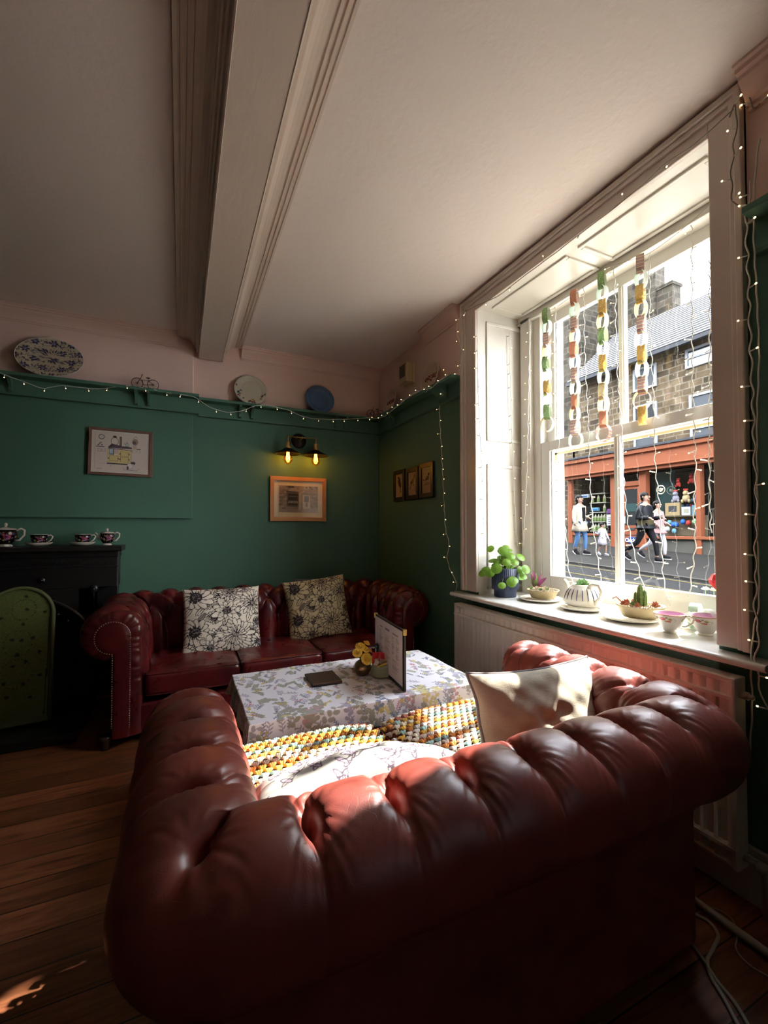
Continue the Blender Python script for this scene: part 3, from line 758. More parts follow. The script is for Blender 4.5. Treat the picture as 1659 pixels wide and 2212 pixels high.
b = MB(); b.box(FX - .06, 10.1, .1, FX + .1, 12.0, .93); b.box(FX - .06, 5.4, .0, FX + .1, 9.1, .88); bpart(b, 'plinth', 'render_wall')
for y0, y1, z0 in ((10.28, 11.92, 1.01), (7.53, 9.01, .96), (6.03, 7.40, .96), (5.5, 5.9, .96)):
    b = MB().add([(FX + .02, y0, z0), (FX + .02, y1, z0), (FX + .02, y1, 3.05), (FX + .02, y0, 3.05)], [(0, 1, 2, 3)]); bpart(b, 'shop_pane', 'shop_glass')
b = MB().add([(FX + .02, 9.24, 2.76), (FX + .02, 9.92, 2.76), (FX + .02, 9.92, 3.05), (FX + .02, 9.24, 3.05)], [(0, 1, 2, 3)]); bpart(b, 'shop_pane', 'shop_glass')
# shop interior: shallow dark room behind the glass
mk('shop_inside', (.030, .032, .028), .8); mk('shop_teal', (.055, .12, .125), .7); mk('pegboard', (.17, .14, .095), .8)
b = MB(); b.box(FX + 1.3, 5.4, 0, FX + 1.35, 12.1, 3.1, 0); b.box(FX + .12, 5.4, .5, FX + 1.3, 12.1, .55, 0); b.box(FX + .12, 5.4, 3.05, FX + 1.3, 12.1, 3.1, 0)
b.box(FX + .4, 9.95, .5, FX + .45, 10.05, 3.1, 0); b.box(FX + .35, 8.4, 1.2, FX + .40, 9.0, 3.0, 1); bpart(b, 'shop_interior', ['shop_inside', 'shop_teal'])
# door with glass, letter plate and the Chuckit! sticker
dr = bpart(MB().box(FX - .03, 9.24, .58, FX + .03, 9.36, 2.60).box(FX - .03, 9.80, .58, FX + .03, 9.92, 2.60).box(FX - .03, 9.36, .58, FX + .03, 9.80, 1.29).box(FX - .03, 9.36, 2.50, FX + .03, 9.80, 2.60), 'shop_door', 'salmon_paint', bevel=.008)
L(MB().box(FX - .02, 9.36, 1.29, FX - .01, 9.80, 2.50)).build('door_glass', 'window_dark', dr, smooth=False)
L(MB().box(FX - .05, 9.45, 1.14, FX - .03, 9.70, 1.21)).build('letter_plate', 'lead', dr, smooth=False)
L(MB().box(FX - .045, 9.24, .97, FX - .03, 9.92, .985)).build('door_rail', 'lead', dr, smooth=False)
L(MB().box(FX - .03, 9.38, 1.75, FX - .022, 9.78, 2.02)).build('door_sign', 'shop_teal', dr, smooth=False)
# sticker reading Chuckit!
mk('sticker_blue', (.045, .10, .33), .5); mk('sticker_white', (.62, .66, .72), .5)
A = [(9.545 + .20 * cos(a), .80 + .12 * sin(a)) for a in np.linspace(0, 2 * pi, 28, endpoint=False)]
st = MB().prism(A, (FX - .05, 0, 0), (0, 1, 0), (0, 0, 1), (-.006, 0, 0)).build('door_sticker', 'sticker_blue', None, smooth=False)
tag(st, 'blue oval sticker reading Chuckit! low on the salmon shop door', 'sticker')
def text_mesh(txt, size, mat, name, parent, depth=.004, off=0.0):
    cu = bpy.data.curves.new('t', 'FONT'); cu.body = txt; cu.size = size; cu.extrude = depth; cu.align_x = 'CENTER'; cu.align_y = 'CENTER'; cu.offset = off
    to = bpy.data.objects.new('t', cu); C.objects.link(to); bpy.context.view_layer.update()
    me = bpy.data.meshes.new_from_object(to.evaluated_get(bpy.context.evaluated_depsgraph_get())); bpy.data.objects.remove(to)
    me.materials.clear(); me.materials.append(MT[mat].m); o = bpy.data.objects.new(name, me); C.objects.link(o); o.parent = parent; return o
for mat, dx, of in (('sticker_navy', -.064, .008), ('sticker_white', -.070, .001)):
    if mat == 'sticker_navy': mk('sticker_navy', (.02, .03, .10), .5)
    tx = text_mesh('Chuckit!', .145, mat, 'lettering' if mat == 'sticker_white' else 'lettering_outline', st, off=of)
    tx.matrix_local = Matrix.Translation((FX + dx, 9.545, .80)) @ Matrix.Rotation(-pi / 2, 4, 'Z') @ Matrix.Rotation(pi / 2, 4, 'X') @ Matrix.Diagonal((.92, 1.25, 1, 1))

# unseen terrace on this side, added to block sky reflections in the shop glass
nb_ = thing('unseen_terrace', 'unseen stone terrace on this side of the street, added to block the sky', 'building', (2.0, 5, 0))
def Ln(b): return b.xf(Matrix.Translation((-2.0, -5, 0)))
Ln(MB().box(1.7, 4.05, -.3, 2.26, 40, 7.6).box(1.95, -8, 2.9, 2.26, 4.05, 7.6)).build('wall', 'street_stone', nb_, smooth=False)
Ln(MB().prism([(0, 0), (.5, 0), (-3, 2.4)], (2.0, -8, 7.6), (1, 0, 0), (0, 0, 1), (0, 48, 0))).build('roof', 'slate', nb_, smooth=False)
for yy in (6, 9, 12.5, 16, 20, 24):
    for zz in (1.2, 4.4): Ln(MB().box(2.26, yy, zz, 2.29, yy + 1.0, zz + 1.5)).build('window', 'window_dark', nb_, smooth=False)
# unseen three-storey building, its tall chimney stack added to keep sun off the table
eb = thing('shade_building', 'unseen three-storey stone building, its tall chimney stack added to shade the table', 'building', (14, 4, 0))
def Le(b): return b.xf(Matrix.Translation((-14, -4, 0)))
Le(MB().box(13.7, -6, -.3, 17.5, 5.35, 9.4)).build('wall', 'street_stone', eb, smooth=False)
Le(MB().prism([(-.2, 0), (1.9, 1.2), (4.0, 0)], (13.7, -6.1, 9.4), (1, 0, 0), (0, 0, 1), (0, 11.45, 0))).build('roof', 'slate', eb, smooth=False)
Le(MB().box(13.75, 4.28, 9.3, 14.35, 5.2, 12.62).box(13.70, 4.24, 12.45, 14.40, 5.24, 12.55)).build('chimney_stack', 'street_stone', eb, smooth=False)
for k in range(3): Le(MB().lathe([(0, 0), (.12, 0), (.10, .25), (.08, .25), (.07, 0)], 14, c=(14.05, 4.5 + .27 * k, 12.62))).build('chimney_pot', 'render_wall', eb)
for yy in (-4.5, -2, .5, 3):
    for zz in (4.0, 6.9): Le(MB().box(13.64, yy, zz, 13.70, yy + .9, zz + 1.3)).build('window', 'window_dark', eb, smooth=False)
# the taller dark stone building and its chimney beyond
tb = thing('tall_building', 'tall dark stone building with a chimney rising behind the slate roof', 'building', (16, 10, 0))
def Lt(b): return b.xf(Matrix.Translation((-16, -10, 0)))
b = MB(); b.box(16.2, 10.35, 3, 16.8, 24, 12.6); b.box(14.3, 12.1, 0, 16.2, 30, 12.6); Lt(b).build('wall', 'dark_stone', tb, smooth=False)
b = MB(); b.box(16.3, 9.78, 6, 16.8, 10.4, 10.35); b.box(16.25, 9.72, 10.2, 16.85, 10.46, 10.3); Lt(b).build('chimney_stack', 'dark_stone', tb, smooth=False)
b = MB(); b.prism([(0, 0), (0, .15), (.4, .5), (.8, .15), (.8, 0)], (16.1, 10.3, 12.6), (1, 0, 0), (0, 0, 1), (0, 14, 0)); Lt(b).build('roof', 'slate', tb, smooth=False)
b = MB(); b.box(14.22, 13.2, 4.2, 14.3, 14.1, 5.6); Lt(b).build('window', 'window_dark', tb, smooth=False)
b = MB(); b.tube([(14.2, 12.35, 1), (14.2, 12.35, 11)], .05, 8); Lt(b).build('drainpipe', 'lead', tb)
# dark terrace end at the far left
# shop displays
mk('shelf_pale', (.42, .42, .38), .6); mk('bottle_cream', (.36, .36, .28), .5); mk('bottle_green', (.17, .25, .09), .5)
for z in (1.08, 1.42, 1.77, 2.12, 2.46):
    tag(MB().box(FX + .22, 10.75, z, FX + .48, 11.40, z + .025).build('display_shelf', 'shelf_pale', smooth=False), ['lowest', 'second lowest', 'middle', 'second highest', 'topmost'][round((z - 1.08) / .345)] + ' pale display shelf in the left shop window', 'shelf', 'display shelves in the left shop window')
bt = thing('squeezy_bottle', 'cream-green bottle, rightmost, on the lowest left window shelf', 'bottle', (FX + .30, 10.83, 1.105), group='bottles in the left shop window')
MB().lathe([(0, 0), (.05, 0), (.055, .02), (.055, .12), (.05, .14)], 10).build('label_band', 'bottle_green', bt); MB().lathe([(.05, .14), (.05, .18), (.02, .24), (.02, .27), (0, .27)], 10).build('bottle_body', 'bottle_cream', bt)
for z in (1.105, 1.445, 1.795, 2.145):
    for k in range(5):
        if z == 1.105 and k == 0: continue
        if z > 1.9 and k in (1, 3): continue
        if 1.7 < z < 1.9 and k in (1, 2, 3, 4): continue
        dup(bt, (FX + .30, 10.83 + k * .125, z), label='cream-green bottle, %s, %s left window shelf' % (('first from left', 'second from left', 'middle one', 'second from right', 'rightmost')[4 - k], {1.105: 'on the lowest', 1.445: 'on the second lowest', 1.795: 'on the third', 2.145: 'on the fourth'}[z]))
mk('blue_pack', (.12, .30, .42), .5); mk('white_pack', (.5, .55, .6), .5); mk('orange_pack', (.62, .27, .07), .5); mk('kraft_pack', (.35, .27, .15), .6); mk('purple_pack', (.16, .06, .24), .5); mk('red_plush', (.45, .05, .045), .9)
mk('grey_plush', (.30, .30, .38), .95); mk('cream_plush', (.55, .43, .25), .95); mk('green_toy', (.10, .30, .12), .5); mk('blue_toy', (.03, .13, .45), .4)
for k, (y, z, mm, nm, lb) in enumerate([(11.60, 2.35, 'white_pack', 'tube_pack', 'row of pale tubes hanging high in the left shop window'), (11.18, 1.83, 'blue_pack', 'blue_carton', 'pale blue carton on a left window shelf')]):
    o = thing(nm, lb, 'packaging', (FX + .25, y, z)); MB().box(-.05, -.16, 0, .05, .16, .13).build('carton', mm, o, smooth=False, bevel=.01); MB().box(-.06, -.12, .03, -.05, .12, .07).build('label_panel', 'blue_toy', o, smooth=False)
# notices on the left window
for (y, z, w_, h_, mm, lb) in ((10.40, 1.30, .24, .38, 'white_pack', 'white paper notice taped inside the left shop window'), (9.86, 1.36, .17, .24, 'white_pack', 'small white notice with triangle on the shop door'), (10.42, 1.72, .15, .16, 'purple_pack', 'small purple notice above the white paper notice')):
    o = MB().box(FX - .045 if y < 10 else FX + .0, y - w_ / 2, z, FX - .04 if y < 10 else FX + .01, y + w_ / 2, z + h_).build('window_notice', mm, smooth=False); tag(o, lb, 'notice')
    q_ = MB(); x_ = (FX - .048 if y < 10 else FX - .003)
    for k in range(4): q_.box(x_, y - w_ * .35, z + h_ * (.15 + .17 * k), x_ + .002, y + w_ * (.30 - .06 * (k % 2)), z + h_ * (.20 + .17 * k))
    q_.build('print_lines', 'lead', o, smooth=False)
# right window: pegboard below, shelf of boxes, hanging plush toys above
pg = MB().box(FX + .30, 7.45, .97, FX + .34, 8.95, 1.58).build('pegboard', 'pegboard', smooth=False); tag(pg, 'tan pegboard along the bottom of the right shop window', 'pegboard')
tag(MB().box(FX + .14, 7.5, 1.56, FX + .298, 8.95, 1.585).build('display_ledge', 'pegboard', smooth=False), 'narrow tan ledge holding boxes in the right shop window', 'ledge')
for (y, w_, h_, mm, lb) in ((8.36, .44, .40, 'kraft_pack', 'large tan box with dark picture on the window ledge'), (7.96, .26, .26, 'white_pack', 'wide white box beside the large tan box'), (7.73, .12, .30, 'blue_pack', 'tall pale blue tub on the window ledge'), (7.60, .12, .34, 'orange_pack', 'orange upright box at the right of the ledge')):
    o = thing('display_box', lb, 'box', (FX + .22, y, 1.587)); MB().box(-.06, -w_ / 2, 0, .06, w_ / 2, h_).build('carton', mm, o, smooth=False, bevel=.008)
    MB().box(-.064, -w_ * .3, h_ * .3, -.06, w_ * .25, h_ * .75).build('label_panel', 'lead' if w_ > .4 else 'bottle_cream', o, smooth=False)
def plush(y, z, mm, lb, s=1.0):
    o = thing('plush_toy', lb, 'toy', (FX + .22, y, z)); k = s
    MB().ball((0, 0, .10 * k), .10 * k, 12, sq=(.7, 1, 1.1)).build('toy_body', mm, o); MB().ball((-.02, 0, .24 * k), .07 * k, 12).build('toy_head', mm, o)
    for sg in (-1, 1): MB().ball((-.03, sg * .09 * k, .02 * k), .045 * k, 8, sq=(.8, .8, 1.2)).build('toy_leg', mm, o)
    MB().box(-.03, -.06 * k, .31 * k, .0, .06 * k, .36 * k).build('toy_hanger', 'red_plush', o, smooth=False)
plush(8.28, 2.02, 'grey_plush', 'grey plush toy hanging in the right shop window', 1.0); plush(7.98, 2.0, 'cream_plush', 'cream plush duck with orange feet hanging in the window', 1.1); plush(7.62, 2.02, 'grey_plush', 'pale lilac plush toy nearest the right window frame', 1.15)
plush(7.82, 2.55, 'red_plush', 'red plush lobster hanging high in the right window', .8); plush(8.20, 2.48, 'red_plush', 'orange-red plush toy left of the lobster', .7)
rr = random.Random(3); cols_ = ['green_toy', 'red_plush', 'blue_toy', 'blue_pack', 'orange_pack', 'green_toy']
k = 0
for z in (1.66, 1.83, 1.99):
    for y in (8.36, 8.22, 8.08, 7.94):
        o = MB().lathe([(0, 0), (.03, .005), (.045, .04), (.04, .08), (.015, .10), (0, .10)], 9, fr=lambda t, q=k: 1 + .15 * cos(t * (2 + q % 3))).build('chew_toy', cols_[(k * 5 + 2) % 6], smooth=True, loc=(FX + .42, y + rr.uniform(-.02, .02), z)); tag(o, '%s chew toy, %s in the %s row hanging in the right shop window' % ({'green_toy': 'green', 'red_plush': 'red', 'blue_toy': 'dark blue', 'blue_pack': 'pale blue', 'orange_pack': 'orange'}[cols_[(k * 5 + 2) % 6]], {8.36: 'leftmost', 8.22: 'second', 8.08: 'third', 7.94: 'rightmost'}[y], {1.66: 'lowest', 1.83: 'middle', 1.99: 'top'}[z]), 'toy', 'small toys in rows in the right shop window'); k += 1
for i, (y, z, mm) in enumerate([(8.46, 1.30, 'blue_pack'), (8.30, 1.24, 'blue_toy'), (8.06, 1.32, 'blue_toy'), (7.90, 1.28, 'red_plush'), (7.72, 1.33, 'green_toy'), (7.62, 1.12, 'purple_pack'), (8.32, 1.04, 'blue_pack'), (8.52, 1.10, 'white_pack')]):
    w_ = .11 if i in (1, 5) else .07
    o = MB().lathe([(0, 0), (w_ * .8, .01), (w_, .07), (w_ * .7, .14), (0, .16)], 10).build('hanging_toy', mm, smooth=True, loc=(FX + .18, y, z)); tag(o, ('pale blue toy in the upper row at the left', 'large blue toy left of centre', 'dark blue toy at the centre', 'red toy right of centre', 'green toy near the right end', 'purple scoop-shaped toy low at the right', 'pale blue toy low at the left', 'white toy low at the far left')[i] + ' on the shop window pegboard', 'toy', 'toys on the pegboard')

# ------------------------------------------------------------------ people walking to the right past the shop
mk('skin', (.42, .25, .19), .55); mk('hair_dark', (.018, .014, .014), .5); mk('coat_beige', (.42, .37, .29), .8); mk('jeans_blue', (.10, .21, .42), .8); mk('black_cloth', (.022, .022, .028), .8); mk('puffer_black', (.020, .022, .030), .45)
mk('puffer_olive', (.12, .10, .045), .6); mk('white_cloth', (.50, .50, .55), .8); mk('pink_cloth', (.42, .24, .24), .8); mk('trainer_sole', (.55, .55, .55), .6); mk('coat_white', (.46, .45, .50), .8); mk('legs_pale', (.40, .30, .30), .6)
def skinned(name, pts, edges, mat, parent, sub=1):
    """pts: (x, y, z, radius[, radius2]); a continuous skinned surface"""
    me = bpy.data.meshes.new(name); me.from_pydata([p[:3] for p in pts], edges, []); o = bpy.data.objects.new(name, me); C.objects.link(o); o.parent = parent
    o.modifiers.new('skin', 'SKIN'); 
    if not me.skin_vertices:
        bm = bmesh.new(); bm.from_mesh(me); bm.verts.layers.skin.verify(); bm.to_mesh(me); bm.free()
    for i, p in enumerate(pts): me.skin_vertices[0].data[i].radius = (p[3], p[4] if len(p) > 4 else p[3])
    me.skin_vertices[0].data[0].use_root = True
    s = o.modifiers.new('sub', 'SUBSURF'); s.levels = sub; s.render_levels = sub
    o.modifiers['skin'].use_smooth_shade = True; me.materials.append(MT[mat].m)
    return o
def person(label, loc, H, stride, arms, coat, coat_len, trous, shoe, hair, hair_long=False, group=None, cmat2=None, trouser_w=1.0, rz=-pi / 2, child=False):
    """faces local +x. stride: (front foot x, back foot x, back heel z); arms: two lists of elbow/hand offsets"""
    p_ = thing('person', label, 'person', loc, rz); h = H; hd = .066 * h * (1.25 if child else 1)
    zh, zs, zp = .935 * h, .815 * h, .52 * h
    fx, bx, bz = stride; kf = (fx * .62 + .03 * h, .28 * h); kb = (bx * .42 + .03 * h, .28 * h)
    sw, pw = .105 * h, .048 * h
    body = [(0, 0, zp, .075 * h, .06 * h), (0, 0, .62 * h, .062 * h, .075 * h), (0, 0, .74 * h, .065 * h, .095 * h), (.0, 0, zs, .04 * h, .06 * h), (.005 * h, 0, .862 * h, .024 * h), (.014 * h, 0, .895 * h, .040 * h, .036 * h), (.010 * h, 0, .942 * h, .056 * h, .047 * h), (.002 * h, 0, .985 * h, .034 * h)]
    e = [(i, i + 1) for i in range(7)]
    def chain(a, pts):
        for q in pts: body.append(q); e.append((a, len(body) - 1)); a = len(body) - 1
        return a
    legs = []
    for s, (kx, kz), (ax, az) in ((1, kf, (fx, .06 * h)), (-1, kb, (bx, .06 * h + bz))):
        leg = [(0, s * pw, .50 * h, .052 * h), (kx * .5, s * pw, .39 * h, .046 * h), (kx, s * pw, kz, .033 * h), ((kx + ax) / 2, s * pw, (kz + az) / 2 + .01, .030 * h), (ax, s * pw, az, .020 * h)]
        chain(0, leg); legs.append((s, leg, (ax, az)))
    armj = []
    for s, ((ex, ey, ez), (hx, hy, hz)) in zip((1, -1), arms):
        arm = [(0, s * sw * .8, zs - .005 * h, .030 * h), (ex * .5, s * sw + ey * .5, (zs + ez) / 2, .027 * h), (ex, s * sw + ey, ez, .022 * h), ((ex + hx) / 2, s * sw + (ey + hy) / 2, (ez + hz) / 2, .020 * h), (hx, s * sw + hy, hz, .014 * h), (hx + .02 * h, s * sw + hy, hz - .008 * h, .016 * h, .009 * h)]
        last = chain(3, arm); armj.append(arm)
        for k in range(4):
            dy = (k - 1.5) * .0095 * h; body.append((hx + .045 * h, s * sw + hy + dy, hz - .018 * h, .0050 * h)); e.append((last, len(body) - 1)); body.append((hx + .060 * h, s * sw + hy + dy, hz - .034 * h, .0042 * h)); e.append((len(body) - 2, len(body) - 1))
        body.append((hx + .02 * h, s * sw + hy - s * .016 * h, hz + .004 * h, .0055 * h)); e.append((len(body) - 12 + 2 if False else last, len(body) - 1))
    skinned('body', body, e, 'skin', p_, 1)
    # face: nose, ear, eye, mouth
    f = MB(); f.ball((.066 * h, 0, .930 * h), .011 * h, 8, sq=(1, .7, 1.3)).ball((.045 * h, 0, .900 * h), .022 * h, 8, sq=(.8, .9, .7)).ball((.0, .050 * h, .935 * h), .013 * h, 6, sq=(.9, .5, 1.2)).ball((.0, -.050 * h, .935 * h), .013 * h, 6, sq=(.9, .5, 1.2)); f.build('face_features', 'skin', p_)
    f = MB()
    for s in (-1, 1): f.ball((.059 * h, s * .019 * h, .944 * h), .0062 * h, 6)
    f.box(.056 * h, -.014 * h, .910 * h, .064 * h, .014 * h, .915 * h); f.build('eyes_and_mouth', 'hair_dark', p_)
    g = MB(); g.ball((-.014 * h, 0, .960 * h), .060 * h * (1.1 if child else 1), 16, sq=(1.0, .93, .88)).ball((-.030 * h, 0, .925 * h), .046 * h, 12, sq=(.8, 1.0, 1.0))
    if hair_long: g.ball((-.045 * h, 0, .915 * h), .045 * h, 12, sq=(.8, 1.0, 1.3)).ball((-.05 * h, 0, .86 * h), .035 * h, 10, sq=(.7, 1, 1.2))
    g.build('hair', hair, p_)
    # trousers
    tp = [(0, 0, zp, .085 * h, .07 * h)]; te = []
    for s, leg, _ in legs:
        a = 0
        for q in leg: tp.append((q[0], q[1], q[2] if q is not leg[-1] else q[2] + .012 * h, q[3] * 1.16 * trouser_w)); te.append((a, len(tp) - 1)); a = len(tp) - 1
    skinned('trousers', tp, te, trous, p_, 1)
    for s, leg, (ax, az) in legs:
        dz = az - .06 * h; tilt = -.6 if dz > .02 else 0
        sh = MB(); sh.ball((.035 * h, 0, .030 * h), .055 * h, 12, sq=(1.35, .5, .55)).ball((-.005 * h, 0, .045 * h), .034 * h, 10, sq=(1, .8, 1)); o = sh.build('shoe', shoe, p_); o.location = (ax, s * pw, dz); o.rotation_euler = (0, -tilt, 0)
        so = MB(); so.prism([(.035 * h + .080 * h * cos(a), .028 * h * sin(a)) for a in np.linspace(0, 2 * pi, 18, endpoint=False)], (0, 0, 0), (1, 0, 0), (0, 1, 0), (0, 0, .014 * h)); so.build('shoe_sole', 'trainer_sole', o, smooth=False)
    # coat: lofted torso with sleeves
    r = []; zb = (1 - coat_len) * zs
    levels = [(zs + .012 * h, .035, .050), (zs - .02 * h, .060, .108), (.72 * h, .078, .118), (.62 * h, .078, .105), (.54 * h, .100, .116)]
    if zb < .5 * h: levels += [((.5 * h + zb) / 2, .118, .130), (zb, .135, .145)]
    else: levels[-1] = (zb, .088, .112)
    lv = []
    for (z, rx, ry) in levels:
        lv.append([(rx * h * cos(a), ry * h * sin(a), z + .004 * h * sin(3 * a)) for a in np.linspace(0, 2 * pi, 20, endpoint=False)])
    cb = MB().grid(np.array(lv), cv=True, flip=True)
    co = cb.build('coat', coat, p_); so_ = co.modifiers.new('th', 'SOLIDIFY'); so_.thickness = .012 * h; so_.offset = 1
    for s, arm in zip((1, -1), armj):
        sv = MB().tube([q[:3] for q in arm[:5]], [q[3] * k_ for q, k_ in zip(arm[:5], (1.45, 1.6, 1.65, 1.6, 1.75))], 10); sv.build('sleeve', coat, p_)
    return p_
pw_ = person('person in a long beige coat and blue jeans walking, small backpack', (9.81, 8.41, gz(8.41) + .02), 1.60, (.10, -.12, .04), [((-.06, .03, 1.02), (.16, -.05, 1.0)), ((.0, -.04, 1.0), (.10, -.12, .80))], 'coat_beige', .52, 'jeans_blue', 'black_cloth', 'hair_dark', True)
MB().lathe([(0, 1.0), (.05, 1.0), (.075, 1.1), (.07, 1.2), (0, 1.22)], 14, c=(-.17, .0, -.02)).build('backpack', 'black_cloth', pw_)
MB().box(.105, -.045, .84, .150, .045, 1.27).build('shirt_front', 'black_cloth', pw_, smooth=False, bevel=.01)
person('small child in a white padded coat holding the hand of the person in beige', (10.19, 8.02, gz(8.05) + .02), .86, (.07, -.10, .04), [((.04, .02, .54), (.10, .03, .42)), ((-.03, -.02, .56), (-.12, -.03, .60))], 'coat_white', .60, 'legs_pale', 'white_cloth', 'hair_dark', child=True, trouser_w=.72)
pm_ = person('person in a black and olive puffer jacket striding with dark trousers', (9.88, 6.62, gz(6.6) + .02), 1.62, (.22, -.48, .10), [((.0, .05, 1.0), (.26, .02, 1.04)), ((-.05, -.03, 1.02), (.22, -.03, 1.02))], 'puffer_black', .40, 'black_cloth', 'black_cloth', 'hair_dark')
q_ = MB().grid(np.array([[(rx * cos(a), ry * sin(a), z) for a in np.linspace(0, 2 * pi, 20, endpoint=False)] for z, rx, ry in ((1.00, .155, .195), (.90, .165, .20), (.80, .160, .195))]), cv=True, flip=True).build('jacket_lower_band', 'puffer_olive', pm_)
MB().ball((-.06, 0, 1.36), .10, 12, sq=(.9, 1.1, .6)).build('hood', 'puffer_black', pm_)
person('person in a pink top and white jeans partly hidden behind the puffer jacket', (10.77, 6.90, gz(6.9) + .02), 1.45, (.12, -.44, .10), [((.0, .03, .92), (.14, .0, .88)), ((.0, -.03, .92), (.10, -.02, .84))], 'pink_cloth', .45, 'white_cloth', 'black_cloth', 'hair_dark')

# street dimmed in its colours and gloss, so strong daylight doesn't blow it out
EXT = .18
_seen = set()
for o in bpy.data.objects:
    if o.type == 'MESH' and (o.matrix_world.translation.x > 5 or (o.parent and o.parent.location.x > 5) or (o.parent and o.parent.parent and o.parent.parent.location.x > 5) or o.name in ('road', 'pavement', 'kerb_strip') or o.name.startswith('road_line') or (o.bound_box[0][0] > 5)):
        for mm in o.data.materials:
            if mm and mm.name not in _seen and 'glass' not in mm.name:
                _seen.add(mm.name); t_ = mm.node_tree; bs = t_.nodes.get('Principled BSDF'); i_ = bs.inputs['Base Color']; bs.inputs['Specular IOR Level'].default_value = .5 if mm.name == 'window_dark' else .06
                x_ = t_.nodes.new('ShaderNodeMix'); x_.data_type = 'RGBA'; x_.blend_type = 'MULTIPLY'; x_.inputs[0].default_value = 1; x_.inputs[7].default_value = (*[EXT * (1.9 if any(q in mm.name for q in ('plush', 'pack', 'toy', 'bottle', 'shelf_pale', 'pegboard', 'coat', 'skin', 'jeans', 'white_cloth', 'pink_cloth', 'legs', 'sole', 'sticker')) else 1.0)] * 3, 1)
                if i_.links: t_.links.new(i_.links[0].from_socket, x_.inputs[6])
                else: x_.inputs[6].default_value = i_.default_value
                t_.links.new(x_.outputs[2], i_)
# ------------------------------------------------------------------ cushions
def floral(w_, h_, bg, ink, seed, n=26):
    im = Img(w_, h_, bg); r = random.Random(seed); as_ = w_ / h_
    mid = tuple(.55 * a + .45 * c for a, c in zip(im.col(bg), im.col(ink)))
    def flower(x, y, R, kind):
        rot = r.uniform(0, pi); n_ = {0: 13, 1: 24, 2: 9}[kind]
        for lay in range(2 if kind else 1):
            RR = R * (1 - .38 * lay)
            for k in range(n_):
                a = rot + 2 * pi * (k + .5 * lay) / n_ + r.uniform(-.08, .08); L_ = RR * r.uniform(.82, 1.08)
                px, py = x + L_ * .56 * cos(a) / as_, y + L_ * .56 * sin(a); wd = L_ * (.17 if kind == 1 else .25)
                im.ell(px, py, L_ * .50 / as_, wd, ink, a, 1); im.ell(px, py, (L_ * .50 - .009) / as_, wd - .009, bg, a)
                im.line([(x + L_ * .25 * cos(a) / as_, y + L_ * .25 * sin(a)), (x + L_ * .62 * cos(a) / as_, y + L_ * .62 * sin(a))], .007, mid)
                im.line([(x + L_ * .22 * cos(a) / as_, y + L_ * .22 * sin(a)), (x + L_ * .42 * cos(a + .12) / as_, y + L_ * .42 * sin(a + .12))], .009, ink)
        c = {0: .36, 1: .12, 2: .26}[kind] * R
        im.ell(x, y, c / as_, c, ink)
        for k in range(30):
            a = r.uniform(0, 2 * pi); q = c * sqrt(r.random()) * .9; im.ell(x + q * cos(a) / as_, y + q * sin(a), .006 / as_, .006, mid)
        if kind == 0:
            for k in range(22): a = r.uniform(0, 2 * pi); im.line([(x + c * .8 * cos(a) / as_, y + c * .8 * sin(a)), (x + c * 1.35 * cos(a) / as_, y + c * 1.35 * sin(a))], .010, ink)
    for k in range(34):
        x, y = r.random(), r.random(); a = r.uniform(0, pi); im.ell(x, y, .085 / as_, .035, ink, a); im.ell(x, y, .077 / as_, .027, bg if k % 3 else mid, a); im.line([(x - .07 * cos(a) / as_, y - .07 * sin(a)), (x + .07 * cos(a) / as_, y + .07 * sin(a))], .006, ink)
    for k in range(n): flower(r.random(), r.random(), r.uniform(.08, .13), r.choice((1, 1, 2)))
    for (x, y, R, kd) in ((.16, .86, .22, 0), (.55, .62, .23, 2), (.14, .33, .21, 0), (.66, .24, .25, 1), (.90, .72, .20, 1), (.97, .12, .13, 0), (.60, .93, .17, 1), (.34, .08, .18, 2)): flower(x, y, R, kd)
    return im
def leafprint(w_, h_):
    im = Img(w_, h_, 'aaa59f'); r = random.Random(11); ink = '4a3d4a'
    for k in range(24):
        x, y = r.uniform(.0, .95), r.uniform(.1, .95); a = r.uniform(-.5, .6); pts = [(x + .3 * t * cos(a + .8 * t), y + .3 * t * sin(a + .8 * t)) for t in np.linspace(0, 1, 8)]
        im.line(pts, .008, ink)
        for j in range(2, 8):
            s = (-1) ** j; px, py = pts[j]; px += .04 * cos(a + s * .9); py += .04 * sin(a + s * .9)
            im.ell(px, py, .045, .018, ink, a + s * .9); im.ell(px, py, .037, .011, 'a594a0' if j % 2 else 'aaa59f', a + s * .9)
            for q in range(4): im.ell(px + .012 * (q - 1.5), py, .005, .005, ink)
    for k in range(6):
        x, y = r.uniform(.05, .35), r.uniform(.6, .95); im.ell(x, y, .022, .022, ink, ring=.35)
    for k in range(5): x, y = r.random(), r.random() * .5; im.ell(x, y, .07, .06, '7d6a78'); [im.ell(x + .04 * cos(t), y + .04 * sin(t), .022, .016, ink, t, ring=.4) for t in np.linspace(0, 6, 9)]
    return im
mk('linen', (.58, .51, .40), .9, spec=.2); m = MT['linen']; v = m.vec((1, 1, 1)); m.bmp(m.noise(m.vec((1, 1, 9)), 70, 3), .35, .0015); m.bmp(m.noise(m.vec((9, 1, 1)), 70, 3), .35, .0015)
m.base(m.mix(m.noise(m.vec((1, 1, 6)), 60, 3), (.54, .48, .38), (.40, .34, .26)))
mk('piping_grey', (.20, .18, .19), .9); mk('cushion_back_dark', (.06, .055, .05), .9)
